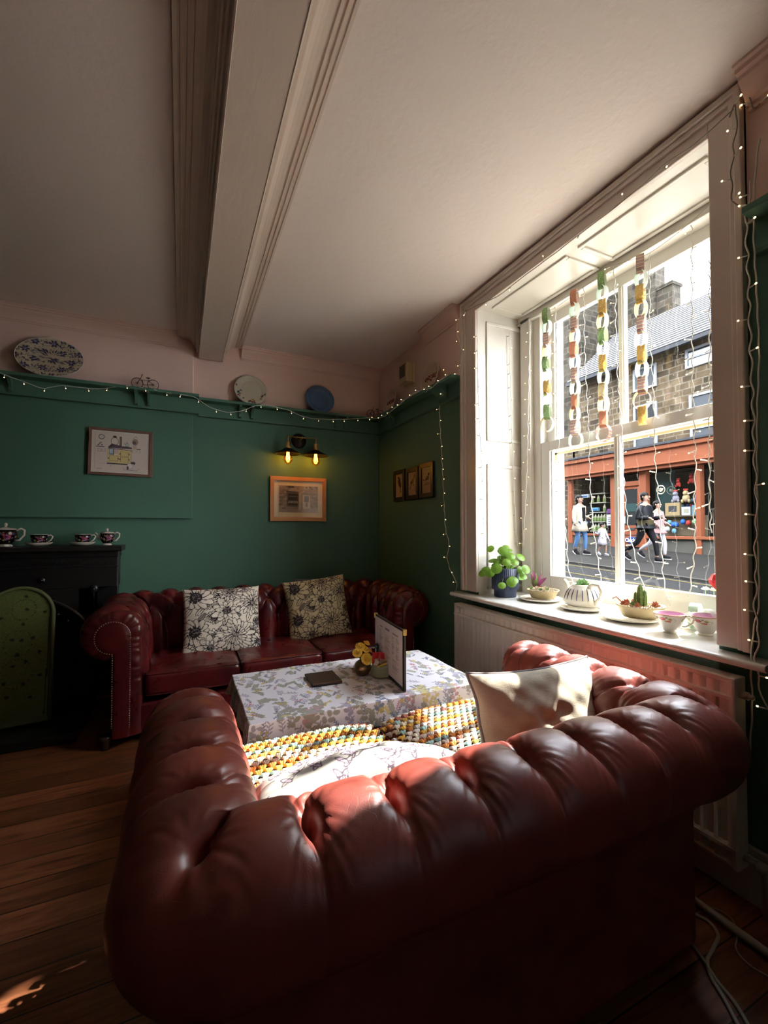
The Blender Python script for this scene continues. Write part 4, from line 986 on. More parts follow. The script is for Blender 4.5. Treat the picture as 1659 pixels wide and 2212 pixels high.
def cushion(name, label, W_, H_, T_, img, back, pip, loc, rot, n=120, pinch=.06, seed=0, group=None, bend=0.0):
    """local x right, z up, printed side faces -y; rot is an euler"""
    c = thing(name, label, 'cushion', loc, 0, group); c.rotation_euler = rot
    def surf(sg):
        t = np.sin(np.linspace(-pi / 2, pi / 2, n)); U, V = np.meshgrid(t, t, indexing='ij')
        x = W_ / 2 * U * (1 - pinch * (1 - V ** 2)); z = H_ / 2 * V * (1 - pinch * (1 - U ** 2))
        e = np.clip((1 - U ** 2) * (1 - V ** 2), 0, 1) ** .42
        wr = .006 * np.sin(U * 5 + V * 7 + seed) * np.cos(V * 6 - U * 3 + seed * 2) + .003 * np.sin(U * 17 + seed) * np.sin(V * 13)
        ed = .004 * np.sin(V * 9 + seed) * (U ** 8) + .004 * np.sin(U * 9 + seed) * (V ** 8)
        y = sg * (T_ / 2 * e + wr * e) + bend * (U ** 2) + ed
        return np.stack([x, y, z], 2), (U + 1) / 2, (V + 1) / 2
    A, u, v = surf(-1)
    if img is not None: MB().grid(A, col=img.at(u, v)).build('front_cover', 'printed_cloth', c)
    else: MB().grid(A).build('front_cover', back, c)
    B, _, _ = surf(1); MB().grid(B, flip=True).build('back_cover', back, c)
    if pip:
        ring = list(A[:, 0]) + list(A[-1, 1:]) + list(A[::-1, -1][1:]) + list(A[0, ::-1][1:-1])
        MB().tube(ring[::2], .0048, 6, close=True).build('piping', pip, c)
    return c
imF = floral(300, 300, 'd8cfc2', '2c2328', 4)
cushion('patterned_cushion', 'off-white cushion with black flower drawing at the left end of the far sofa', .50, .445, .15, imF, 'cushion_back_dark', None, (.262, 3.155, .575), (math.radians(-20), 0, 0), n=190, seed=1, pinch=.045)
imF2 = floral(300, 300, 'bba883', '2c2328', 4)
cushion('patterned_cushion', 'beige cushion with black flower drawing tilted on the far sofa, right of the off-white one', .475, .46, .15, imF2, 'cushion_back_dark', None, (.945, 3.20, .598), (math.radians(-17), math.radians(-6), math.radians(-6)), n=190, seed=4, pinch=.06, bend=.02)
imL = leafprint(520, 460)
def flipimg(im): 
    return im
cushion('printed_cushion', 'white cushion with purple leaf print and grey piping leaning back on the near sofa', .50, .40, .16, imL, 'linen', 'piping_grey', (.395, 1.085, .532), (math.radians(-60), math.radians(0), math.radians(180)), n=290, seed=6, pinch=.05)
cushion('printed_cushion', 'cream linen back of a cushion standing at the right arm of the near sofa', .50, .36, .17, imL, 'linen', 'piping_grey', (1.035, 1.04, .582), (math.radians(14), math.radians(-1), math.radians(179)), n=150, seed=9, pinch=.10)
cushion('plain_cushion', 'dark grey cushion peeping out behind the tilted beige cushion', .42, .44, .10, None, 'cushion_back_dark', None, (1.0, 3.30, .595), (math.radians(-14), 0, 0), n=40, seed=2)

# ------------------------------------------------------------------ crochet blanket over the near sofa's seat
def seat_z(x, y):
    """top of the two seat cushions, world coordinates"""
    z = .455
    for x0, x1 in ((.155, .680), (.688, 1.21)):
        pass
    xm = .684; d = abs(x - xm); z += .018 * (1 - math.exp(-(d / .10) ** 2)) - .035 * math.exp(-(d / .022) ** 2)
    e = 1.545 - y
    if e < .05: z -= (.05 - e) ** 2 / .10 * 1.2
    return z
cw, rh, L0 = .0295, .0238, .13
NX, NYr = 38, 30
pal = {'y': 'e0b458', 'c': 'e2dac6', 'b': 'a3c8c4', 'r': 'a55c3a', 'o': 'cf8a4e', 'w': 'dcd3ca', 'g': 'cab99c', 'p': 'a8695a', 't': '8bb0ae'}
rowsL = 'cyobcyrobycobyrocbyoccyboybcrobycob'; rowsR = 'ocbwyocwpbyoywwcyowbwgywcobywpcwyob'
rb = random.Random(5)
bk = MB(); base_v = []
for i in range(NX):
    for j in range(NYr):
        x = .148 + (i + .5 * (j % 2) + .25) * cw; s = j * rh
        if x > 1.222: continue
        y = .90 + s
        left = x < .684
        if left: k = rowsL[(j + i // 7) % len(rowsL)]
        else: k = rowsR[(j * 2 + (i // 4) + (i + j) // 5) % len(rowsR)]
        if rb.random() < .10: k = rb.choice('ycbow')
        col = np.clip(np.array([int(pal[k][q:q + 2], 16) / 255 for q in (0, 2, 4)]) * rb.uniform(.88, 1.08), 0, 1)
        yf = min(y, 1.565); drop = max(0, y - 1.565); z = seat_z(x, yf) - drop * .95
        # a shell of three trebles fanned from one hole
        for t in (-1, 0, 1):
            P0 = np.array((x + t * .002, yf - .0095, z + .001)); P2 = np.array((x + t * .0112, yf + .0115 - abs(t) * .001, z + .001)); P1 = (P0 + P2) / 2 + np.array((0, 0, .0085 + rb.uniform(-.001, .002)))
            bk.tube([P0, (P0 + P1) / 2 + (0, 0, .001), P1, (P1 + P2) / 2 + (0, 0, .001), P2], [.0022, .0036, .0050, .0050, .0032], 6)
            bk.c[-1] = np.broadcast_to(col, bk.v[-1].shape)
        # chain along the row top
        bk.tube([(x - cw / 2, yf + .011, z + .002), (x, yf + .0125, z + .0055), (x + cw / 2, yf + .011, z + .002)], .0024, 5); bk.c[-1] = np.broadcast_to(np.clip(col * .93, 0, 1), bk.v[-1].shape)
bk.hascol = True
mk('yarn', (1, 1, 1), .95, attr='Col', spec=.15); MT['yarn'].bmp(MT['yarn'].noise(MT['yarn'].world(), 420, 2), .5, .0012)
bl = bk.build('crochet_blanket', 'yarn'); tag(bl, 'multicoloured crochet granny-stripe blanket spread over the near sofa seat', 'blanket')

# ------------------------------------------------------------------ coffee table, cloth and what stands on it
mk('table_wood', (.20, .07, .03), .35)
TX0, TX1, TY0, TY1, TZ = .232, 1.250, 1.622, 2.205, .494
tb_ = thing('coffee_table', 'low wooden coffee table under the floral cloth between the two sofas', 'table', ((TX0 + TX1) / 2, (TY0 + TY1) / 2, 0))
hw_, hd_ = (TX1 - TX0) / 2, (TY1 - TY0) / 2
MB().box(-hw_, -hd_, .465, hw_, hd_, TZ).build('table_top', 'table_wood', tb_, smooth=False, bevel=.004)
MB().box(-hw_ + .03, -hd_ + .02, .37, hw_ - .03, -hd_ + .04, .465).box(-hw_ + .03, hd_ - .04, .37, hw_ - .03, hd_ - .02, .465).box(-hw_ + .02, -hd_ + .03, .37, -hw_ + .04, hd_ - .03, .465).box(hw_ - .04, -hd_ + .03, .37, hw_ - .02, hd_ - .03, .465).build('apron', 'table_wood', tb_, smooth=False, bevel=.003)
for sx in (-1, 1):
    for sy in (-1, 1): MB().box(sx * (hw_ - .045) - .025, sy * (hd_ - .045) - .025, 0, sx * (hw_ - .045) + .025, sy * (hd_ - .045) + .025, .465).build('leg', 'table_wood', tb_, smooth=False, bevel=.004)
dd = .095; Wc, Hc = TX1 - TX0 + 2 * dd, TY1 - TY0 + 2 * dd
im = Img(560, 372, 'f4f3fa'); r = random.Random(21); asq = 560 / 372
def sprig(x, y, a, col, n=7, L_=.10, leaf=(.016, .009)):
    im.line([(x + L_ * t * cos(a) / asq, y + L_ * t * sin(a)) for t in (0, .5, 1)], .0036, col)
    for k in range(n):
        t = (k + 1) / n; s = (-1) ** k; px = x + (L_ * t * cos(a) + leaf[0] * 1.0 * cos(a + s * 1.0)) / asq; py = y + L_ * t * sin(a) + leaf[0] * sin(a + s * 1.0)
        im.ell(px, py, leaf[0] / asq, leaf[1], col, a + s * .8)
kinds = [('a9aa9c', 9, .13, (.019, .013)), ('8790a8', 8, .11, (.012, .006)), ('cba6b2', 8, .09, (.010, .008)), ('dccf96', 12, .09, (.011, .010)), ('b3aec2', 7, .12, (.022, .007)), ('b1b0a6', 8, .12, (.020, .014)), ('6f7b98', 9, .10, (.010, .006)), ('c7c1d4', 6, .1, (.02, .01))]
for k in range(640):
    kd = kinds[r.choice((0, 1, 1, 2, 3, 4, 5, 6, 7, 6, 4, 1, 5))]; sprig(r.uniform(-.05, 1.05), r.uniform(-.05, 1.05), r.gauss(pi / 2, .55), kd[0], kd[1], kd[2] * .52, (kd[3][0] * .5, kd[3][1] * .5))
for k in range(60):
    x, y = r.random(), r.random(); c_ = r.choice(('d5bd5f', 'cf9aa4', 'd5bd5f', 'c48b96'))
    for q in range(9): im.ell(x + r.gauss(0, .010) / asq, y + r.gauss(0, .010), .0052 / asq, .0052, c_)
# larger motifs on the border that hangs down
for k in range(52):
    e_ = r.random(); x, y = ((e_, r.choice((.02, .0, .98, .06))) if r.random() < .7 else (r.choice((.01, .99)), e_)); kd = kinds[r.choice((0, 5, 3, 0, 2, 4, 5, 1))]
    sprig(x, y, r.gauss(pi / 2, .5), kd[0], 8, .16, (.018, .012) if kd[0] in ('a9aa9c', 'b1b0a6') else (.014, .010))
gu, gv = np.meshgrid(np.linspace(0, 1, 560), np.linspace(0, 1, 372), indexing='ij'); a_, b_ = gu * Wc - dd, gv * Hc - dd; W0, H0 = TX1 - TX0, TY1 - TY0
ox = np.maximum(-a_, 0) + np.maximum(a_ - W0, 0); oy = np.maximum(-b_, 0) + np.maximum(b_ - H0, 0); dr_ = np.maximum(ox, oy); sx = np.sign(a_ - W0 / 2); sy = np.sign(b_ - H0 / 2)
X_ = TX0 + np.clip(a_, 0, W0) + sx * (.004 + .010 * ox / dd * (1 + .8 * np.sin(b_ * 31)) + .12 * np.minimum(ox, oy)) * (dr_ > 0) * (ox > 0); Y_ = TY0 + np.clip(b_, 0, H0) + sy * (.004 + .008 * oy / dd * (1 + .8 * np.sin(a_ * 27)) + .12 * np.minimum(ox, oy)) * (oy > 0)
Z_ = TZ + .003 - np.where(dr_ > .004, dr_ - .002, dr_ * .5) + .0012 * np.sin(a_ * 14) * np.sin(b_ * 19)
cl = MB().grid(np.stack([X_, Y_, Z_], 2), col=im.at(gu, gv)).build('tablecloth', 'printed_cloth'); tag(cl, 'lavender-white floral cloth with leaf and blossom print on the coffee table', 'tablecloth')
MT['printed_cloth'].b.inputs['Roughness'].default_value = .6
TT = TZ + .0055
# dark square board
o = thing('table_mat', 'dark brown square slate-like board lying flat on the tablecloth', 'mat', (.602, 1.950, TT), math.radians(-2)); mk('brown_board', (.045, .032, .026), .5).mottled(.5, 30)
MB().box(-.068, -.08, .001, .068, .08, .012).build('board', 'brown_board', o, smooth=False, bevel=.002); MB().box(-.066, -.078, .012, .066, -.073, .0126).build('worn_edge', 'table_wood', o, smooth=False)
# bronze fluted vase with yellow roses
mk('bronze', (.22, .15, .08), .28, metal=.85); mk('rose_yellow', (.93, .68, .12), .7); mk('rose_orange', (.80, .38, .12), .7); mk('stem_green', (.06, .13, .035), .6); mk('rose_deep', (.85, .50, .04), .7)
vx, vy = .797, 1.945
o = thing('bud_vase', 'small round fluted bronze vase holding yellow roses', 'vase', (vx, vy, TT))
MB().lathe([(0, 0), (.020, 0), (.030, .006), (.0395, .022), (.041, .034), (.037, .050), (.025, .063), (.015, .068), (.014, .074), (.018, .079), (.016, .079), (.012, .073), (.012, .066)], 72, fr=lambda t: 1 + .018 * cos(24 * t)).build('vase_body', 'bronze', o)
def rose(dx, dy, z, R, lab, mat='rose_yellow', tilt=(0, 0), opened=True):
    q = thing('rose', lab, 'flower', (vx, vy, TT + .06), group='yellow roses in the bronze vase')
    MB().tube([(dx * .1, dy * .1, -.03), (dx * .4, dy * .4, (z - .06) * .5), (dx, dy, z - .06 - R * .6)], .0014, 6).build('stem', 'stem_green', q)
    b = MB(); rr_ = random.Random(int(z * 9999))
    for lay in range(4):
        n_ = 3 + lay; Rl = R * (.30 + .23 * lay)
        for k in range(n_):
            a0 = 2 * pi * k / n_ + lay * .7; G = np.zeros((7, 6, 3))
            for i in range(7):
                th = a0 + (i / 6 - .5) * (2 * pi / n_) * 1.35
                for j in range(6):
                    t = j / 5; rad = Rl * (.35 + .65 * t ** .7) * (1 - .12 * abs(i / 6 - .5)) + R * .10 * t ** 4 * lay * .6; hh = R * (1.25 - .14 * lay) * (t ** .9) * (1 - .35 * (2 * (i / 6 - .5)) ** 4) - R * .55 - (R * .12 * lay * t ** 5)
                    G[i, j] = (rad * cos(th), rad * sin(th), hh)
            b.grid(G)
    bo = b.build('bloom', mat, q); s_ = bo.modifiers.new('t', 'SOLIDIFY'); s_.thickness = .0009
    bo.location = (dx, dy, z - .06); bo.rotation_euler = (tilt[0], tilt[1], 0)
    MB().ball((0, 0, 0), R * .34, 8, sq=(1, 1, .9)).build('rose_heart', 'rose_deep', bo).location = (0, 0, -R * .1)
    lf = MB()
    lf.grid(np.array([[(dx * .5 + .022 * t * cos(dx * 90), dy * .5 + .022 * t * sin(dx * 90) + w__ * .008 * sin(pi * t), (z - .06) * .45 + .004 * sin(pi * t)) for w__ in (-1, 0, 1)] for t in np.linspace(0, 1, 6)])); lf.build('leaf', 'stem_green', q)
rose(-.034, -.018, .112, .021, 'yellow rose leaning out lowest at the left of the vase', tilt=(.7, -.5)); rose(-.010, .002, .135, .022, 'pale yellow rose at the top centre of the vase', tilt=(.5, -.1)); rose(.010, -.012, .122, .018, 'yellow half-open rose right of the top rose', tilt=(.6, .3))
rose(.026, .008, .145, .015, 'smallest yellow rose, highest and farthest right', tilt=(.3, .4)); rose(.006, -.040, .083, .025, 'largest yellow rose hanging over the front of the vase', tilt=(1.05, .1)); rose(.035, -.008, .112, .014, 'orange-tinged rosebud pointing right over the sachet pot', 'rose_orange', tilt=(.2, .6))
# ribbed green pot with sachets
mk('pot_green', (.26, .32, .22), .45); mk('sachet_red', (.50, .02, .03), .35); mk('sachet_brown', (.34, .22, .15), .6); mk('sachet_white', (.55, .50, .45), .6); mk('sachet_yellow', (.72, .52, .03), .5); mk('teal_glaze', (.012, .085, .115), .2)
px_, py_ = .868, 1.885
o = thing('sachet_pot', 'ribbed pale green pot full of sauce and sugar sachets', 'pot', (px_, py_, TT))
prof = [(0, 0), (.040, 0), (.043, .003)] + [(.0445 + .0011 * sin(z * 900), z) for z in np.linspace(.006, .055, 34)] + [(.044, .058), (.041, .058), (.040, .050), (.038, .008), (0, .008)]
MB().lathe(prof, 40).build('pot_body', 'pot_green', o)
def sachet(lab, mat, c, rot, w_=.045, h_=.062, t_=.004, ext='end_crimp'):
    q = thing('sachet', lab, 'sachet', (px_ + c[0], py_ + c[1], TT + c[2]), group='sachets in the green pot'); q.rotation_euler = rot
    t = np.linspace(-1, 1, 9); U, V = np.meshgrid(t, t, indexing='ij'); e = ((1 - U ** 4) * (1 - V ** 4)) ** .6
    for sg in (1,):
        b = MB().grid(np.stack([U * w_ / 2, -t_ * e, V * h_ / 2], 2)).grid(np.stack([U * w_ / 2, t_ * e, V * h_ / 2], 2), flip=True); b.build('packet', mat, q)
    MB().box(-w_ / 2, -.0006, h_ / 2, w_ / 2, .0006, h_ / 2 + .005).build(ext, mat, q, smooth=False)
    MB().box(-w_ * .3, -t_ - .0010, -h_ * .18, w_ * .3, -t_ + .0004, h_ * .12).build('printed_panel', 'sachet_white' if 'white' not in mat else 'sachet_brown', q, smooth=False)
sachet('red sauce sachet standing at the back left of the pot', 'sachet_red', (-.012, .020, .070), (-.15, .1, .1), .055); sachet('red sauce sachet standing at the back right of the pot', 'sachet_red', (.014, .014, .066), (-.1, .25, -.1), .05)
sachet('white and brown sugar sachet leaning left', 'sachet_white', (-.020, -.012, .060), (.3, -.95, .1), .026, .055); sachet('brown sugar sachet leaning right over the rim', 'sachet_brown', (.016, -.016, .058), (.35, 1.0, .1), .026, .07)
sachet('yellow sachet lying low at the front of the pot', 'sachet_yellow', (-.010, -.022, .052), (.9, -.25, 0), .05, .04); sachet('yellow sachet at the right edge of the pot', 'sachet_yellow', (.026, .006, .060), (-.1, .5, .9), .035, .045)
o = thing('pepper_mill', 'teal blue glazed shaker with a wide rim behind the sachet pot', 'shaker', (.912, 2.0, TT)); MB().lathe([(0, 0), (.020, 0), (.021, .01), (.0175, .05), (.0165, .090)], 28).build('shaker_body', 'teal_glaze', o); MB().lathe([(.0165, .090), (.022, .102), (.0245, .110), (.022, .118), (.012, .122), (0, .122)], 28).build('shaker_cap', 'teal_glaze', o)
# menu on a black board with brass corner clips
im = Img(260, 160, 'd2ccd4'); r = random.Random(2); ink = '8a8490'
for (x0, x1, y0, y1) in ((.10, .13, .30, .80), (.16, .34, .28, .78), (.38, .58, .14, .74), (.64, .74, .46, .78), (.78, .90, .40, .80), (.66, .90, .10, .36)):
    y = y1
    while y > y0: im.rect(x0, y - .010, x0 + (x1 - x0) * r.uniform(.5, 1), y, ink); y -= .026
im.rect(.20, .84, .30, .87, ink); im.rect(.40, .84, .56, .88, '77717c'); im.rect(.66, .84, .86, .87, ink); im.line([(.60, .12), (.60, .80)], .006, ink)
mo = thing('menu_board', 'printed menu sheet clipped on a black board standing on the table', 'menu', (.874, 1.654, TT)); mo.rotation_euler = (0, 0, math.atan2(2.075 - 1.654, .915 - .874) )
mk('black_board', (.012, .010, .012), .4); mk('brass', (.55, .38, .14), .28, metal=.9)
MB().box(0, -.006, 0, .40, .004, .262).build('backing_board', 'black_board', mo, smooth=False, bevel=.002)
sh = sheet(im, (.385, .0065, .018), (-.372, 0, 0), (0, 0, .236), 'menu_sheet', 'printed', mo)
MB().box(-.003, -.008, .240, .012, .009, .266).build('corner_clip', 'brass', mo, smooth=False, bevel=.002); MB().box(.388, -.008, .240, .403, .009, .266).build('corner_clip', 'brass', mo, smooth=False, bevel=.002)
# ------------------------------------------------------------------ pictures
mk('frame_walnut', (.17, .085, .06), .5).mottled(.4, 30); mk('frame_pine', (.50, .23, .07), .45).mottled(.3, 14, dark=(.8, .72, .6)); mk('frame_black', (.012, .012, .016), .35); mk('mount_card', (.62, .60, .52), .8); mk('mount_cream', (.60, .50, .31), .8)
gg = M('picture_glass'); MT['picture_glass'] = gg; gg.t.nodes.remove(gg.b); _a = gg.n('ShaderNodeBsdfTransparent'); _g = gg.n('ShaderNodeBsdfGlossy'); _g.inputs['Roughness'].default_value = .02; _m = gg.n('ShaderNodeMixShader'); _m.inputs[0].default_value = .06
gg.l(_a.outputs[0], _m.inputs[1]); gg.l(_g.outputs[0], _m.inputs[2]); gg.l(_m.outputs[0], gg.t.nodes['Material Output'].inputs['Surface'])
def frame(name, label, cat, loc, rz, W_, H_, bw, dep, fm, card, cardw, img, tilt=0, group=None):
    """hangs with its back at local y=0, faces -y, origin at the middle"""
    f = thing(name, label, cat, loc, 0, group); f.rotation_euler = (tilt, 0, rz); w2, h2 = W_ / 2, H_ / 2
    b = MB()
    for q in ([(-w2, -h2), (w2, -h2), (w2 - bw, -h2 + bw), (-w2 + bw, -h2 + bw)], [(w2, -h2), (w2, h2), (w2 - bw, h2 - bw), (w2 - bw, -h2 + bw)], [(w2, h2), (-w2, h2), (-w2 + bw, h2 - bw), (w2 - bw, h2 - bw)], [(-w2, h2), (-w2, -h2), (-w2 + bw, -h2 + bw), (-w2 + bw, h2 - bw)]):
        b.prism(q, (0, 0, 0), (1, 0, 0), (0, 0, 1), (0, -dep, 0))
    b.build('frame', fm, f, smooth=False, bevel=.002)
    MB().box(-w2 + bw * .8, -dep * .55, -h2 + bw * .8, w2 - bw * .8, -dep * .35, h2 - bw * .8).build('mount', card, f, smooth=False)
    iw, ih = W_ - 2 * bw - 2 * cardw, H_ - 2 * bw - 2 * cardw
    sheet(img, (-iw / 2, -dep * .57, -ih / 2), (iw, 0, 0), (0, 0, ih), 'print', 'printed', f)
    MB().add([(-w2 + bw, -dep * .75, -h2 + bw), (w2 - bw, -dep * .75, -h2 + bw), (w2 - bw, -dep * .75, h2 - bw), (-w2 + bw, -dep * .75, h2 - bw)], [(0, 1, 2, 3)]).build('glass', 'picture_glass', f, smooth=False)
    return f
# drawing of a cream range cooker
im = Img(300, 236, 'c9bdb4'); k_ = '33262e'; g_ = '7a6d72'
im.line([(.04, .06), (.04, .95)], .006, 'a0938f'); im.line([(.04, .95), (.97, .95)], .004, 'b5a8a2')
im.ell(.15, .86, .052, .062, k_, ring=.22); im.ell(.38, .77, .068, .10, 'cfc4ba'); im.ell(.38, .77, .068, .10, k_, ring=.12); im.poly([(.34, .87), (.42, .87), (.40, .91), (.36, .91)], k_)
im.poly([(.27, .63), (.33, .71), (.52, .66), (.62, .66), (.69, .64), (.69, .60), (.27, .60)], '54444f'); im.poly([(.27, .60), (.69, .57), (.69, .55), (.27, .58)], k_)
im.rect(.465, .66, .505, .90, k_); im.rect(.478, .68, .487, .88, '8a6d66')
im.poly([(.255, .58), (.68, .56), (.68, .20), (.255, .24)], 'cdb97e'); im.line([(.255, .58), (.255, .24), (.68, .20), (.68, .56)], .007, g_)
for (x0, y0, x1, y1) in ((.49, .41, .63, .52), (.49, .27, .63, .39), (.29, .28, .44, .40)): im.line([(x0, y0), (x1, y0), (x1, y1), (x0, y1), (x0, y0)], .006, '6b5c50'); im.ell(x0 - .012, (y0 + y1) / 2, .012, .012, k_); im.ell(x1 + .012, (y0 + y1) / 2, .012, .012, k_)
im.rect(.285, .43, .365, .585, '6f8a9c'); im.rect(.295, .47, .35, .57, 'a9bcc4'); im.rect(.375, .46, .445, .575, 'c3a4aa'); im.rect(.375, .43, .445, .455, 'd8cec8'); im.line([(.365, .43), (.365, .59)], .01, k_)
im.rect(.25, .195, .62, .225, k_); im.line([(.06, .62), (.20, .62)], .016, k_); im.line([(.76, .61), (.84, .61)], .018, k_); im.rect(.09, .50, .22, .57, 'c4b8b0'); im.line([(.09, .50), (.22, .50), (.22, .57), (.09, .57), (.09, .50)], .005, g_); im.line([(.70, .52), (.84, .52), (.84, .58), (.70, .58), (.70, .52)], .005, g_); im.ell(.155, .535, .008, .008, k_); im.ell(.77, .55, .008, .008, k_)
im.ell(.745, .79, .055, .085, '8f7d70'); im.ell(.73, .77, .03, .04, k_, a=.6); im.line([(.71, .88), (.76, .93), (.79, .88)], .012, '8f7d70'); im.rect(.715, .60, .775, .70, 'b59f8c'); im.line([(.715, .60), (.715, .70)], .006, g_)
im.ell(.60, .70, .035, .045, 'a7b5aa'); im.ell(.60, .70, .035, .045, g_, ring=.15); im.line([(.565, .70), (.545, .75)], .010, g_); im.ell(.60, .755, .010, .014, g_)
for k in range(4): im.ell(.10 + .02 * k, .66 + .03 * (k % 3), .018, .014, k_, a=.7)
im.ell(.66, .17, .055, .075, 'd5cbc4'); im.ell(.66, .17, .055, .075, g_, ring=.1); im.ell(.715, .255, .045, .03, '43323a'); im.ell(.74, .23, .012, .018, k_); im.ell(.62, .12, .02, .05, k_, a=.8); im.line([(.54, .14), (.55, .07), (.78, .06), (.83, .11)], .008, '6c5f78'); im.line([(.14, .20), (.24, .215)], .004, g_); im.line([(.30, .12), (.33, .18)], .006, g_); im.line([(.08, .07), (.16, .075)], .010, g_)
frame('framed_drawing', 'brown framed ink drawing of a cream range cooker above the mantelpiece', 'picture', (-.395, 3.638, 1.745), 0, .398, .336, .019, .022, 'frame_walnut', 'mount_card', .006, im, tilt=math.radians(0))
bpy.data.objects['framed_drawing'].rotation_euler[1] = math.radians(.6)
# old shopfront photograph
im = Img(280, 210, '8a7b6d'); r = random.Random(4)
for j in range(15):
    for i in range(12):
        x = (i + .5 * (j % 2)) / 12; c = r.uniform(.40, .60); im.rect(x, j / 15, x + .078, j / 15 + .058, (c, c * .90, c * .80))
im.rect(.22, .92, .38, 1, '3b3234'); im.rect(.64, .88, .76, 1, 'b0a8a0'); im.rect(.67, .90, .73, .98, '6f6a68')
im.poly([(.17, .80), (.55, .78), (.55, .74), (.18, .76)], '463c3c'); im.rect(.20, .22, .52, .76, '55504a'); im.rect(.23, .28, .49, .70, '2f2c2c')
for k in range(9): im.ell(.25 + .027 * k, .38 + .02 * (k % 2), .010, .05, '9c9288')
for k in range(6): im.ell(.26 + .038 * k, .60, .016, .014, '7d756c')
im.rect(.50, .10, .57, .76, 'a59c90'); im.rect(.60, .12, .80, .66, 'b8aea2'); im.rect(.64, .40, .76, .62, '56565a'); im.ell(.685, .30, .018, .10, '8d837a'); im.ell(.715, .30, .018, .10, '6e665f'); im.ell(.66, .72, .09, .04, '6f675f'); im.ell(.63, .78, .03, .03, 'a09589'); im.rect(0, 0, 1, .13, '8d8175'); im.poly([(.6, .13), (1, .2), (1, 0), (.5, 0)], '9b8f83'); im.rect(.49, .05, .56, .95, 'bcb4aa', .35)
frame('framed_photograph', 'pine framed old photograph of a stone shopfront below the wall lamp', 'picture', (.916, 3.698, 1.449), 0, .487, .378, .033, .022, 'frame_pine', 'mount_cream', .042, im)
# three narrow bird prints
def birdimg(kind):
    im = Img(90, 200, 'a8906c'); k_ = '241d1b'
    if kind == 0: im.ell(.52, .58, .17, .20, k_, .35); im.ell(.36, .86, .09, .05, k_, .5); im.poly([(.25, .90), (.33, .84), (.36, .90)], k_); im.ell(.50, .74, .13, .13, k_, .3); im.line([(.60, .45), (.66, .20)], .035, k_); im.line([(.45, .62), (.55, .45)], .01, '5d5040')
    if kind == 1: im.ell(.50, .60, .16, .15, '4d4034', -.7); im.ell(.72, .78, .09, .10, '6b5a32', -.3); im.poly([(.72, .86), (.84, .96), (.80, .82)], k_); im.ell(.62, .66, .10, .10, '8a7440', -.5); im.line([(.38, .50), (.20, .26)], .03, k_); im.line([(.58, .48), (.75, .40), (.85, .18)], .022, '5b4437'); im.line([(.36, .72), (.28, .90)], .018, '7a6a4a'); im.line([(.55, .50), (.60, .42)], .01, k_)
    if kind == 2: im.ell(.58, .58, .17, .09, '5c2a20', -.6); im.ell(.74, .72, .09, .06, k_); im.ell(.66, .64, .09, .05, k_, -.6); im.ell(.66, .66, .035, .018, 'd8cab4'); im.ell(.56, .60, .03, .014, 'd8cab4'); im.line([(.40, .52), (.30, .48)], .03, k_); im.ell(.17, .53, .09, .022, k_); im.poly([(.12, .30), (.45, .42), (.80, .40), (.85, .30)], '6e5138', .5); im.line([(.5, .5), (.48, .42)], .01, '5c3a2a')
    return im
for k, (yc, lb) in enumerate(((3.262, 'narrow black framed print of a dark long-tailed bird, nearest the corner'), (3.036, 'narrow black framed print of a brown bird on forked twigs, in the middle'), (2.815, 'narrow black framed print of a small reddish bird, nearest the window'))):
    frame('framed_bird_print', lb, 'picture', (XR - .001, yc, 1.556 + (.004, .0, .006)[k]), pi / 2 * -1 + 0, .204, .262 if k != 1 else .252, .034, .020, 'frame_black', 'mount_cream', .002, birdimg(k), group='black framed bird prints on the right wall')
# ------------------------------------------------------------------ wall lamp
mk('lamp_black', (.018, .012, .010), .35, metal=.6); mk('filament', (1, .6, .12), .5, emit=(1.0, .56, .07), es=22)
ag = M('amber_glass'); MT['amber_glass'] = ag; ag.t.nodes.remove(ag.b); _a = ag.n('ShaderNodeBsdfTransparent'); _a.inputs[0].default_value = (1.0, .62, .22, 1); _g = ag.n('ShaderNodeBsdfGlossy'); _g.inputs['Roughness'].default_value = .04; _m = ag.n('ShaderNodeMixShader'); _m.inputs[0].default_value = .10
ag.l(_a.outputs[0], _m.inputs[1]); ag.l(_g.outputs[0], _m.inputs[2]); ag.l(_m.outputs[0], ag.t.nodes['Material Output'].inputs['Surface'])
sc = thing('wall_lamp', 'twin vintage wall lamp with two glowing amber bulbs under black shades', 'lamp', (.916, YB, 1.955))
b = MB().lathe([(0, 0), (.064, 0), (.064, .012), (.058, .018), (0, .020)], 36); b.xf(Matrix.Rotation(pi / 2, 4, 'X')); b.build('back_plate', 'lamp_black', sc)
MB().tube([(0, -.015, 0), (0, -.115, .005)], .008, 10).tube([(-.118, -.12, .006), (.118, -.12, .006)], .0055, 10).ball((0, -.12, .006), .010, 10).ball((-.118, -.12, .006), .009, 10).ball((.118, -.12, .006), .009, 10).build('cross_bar', 'brass', sc)
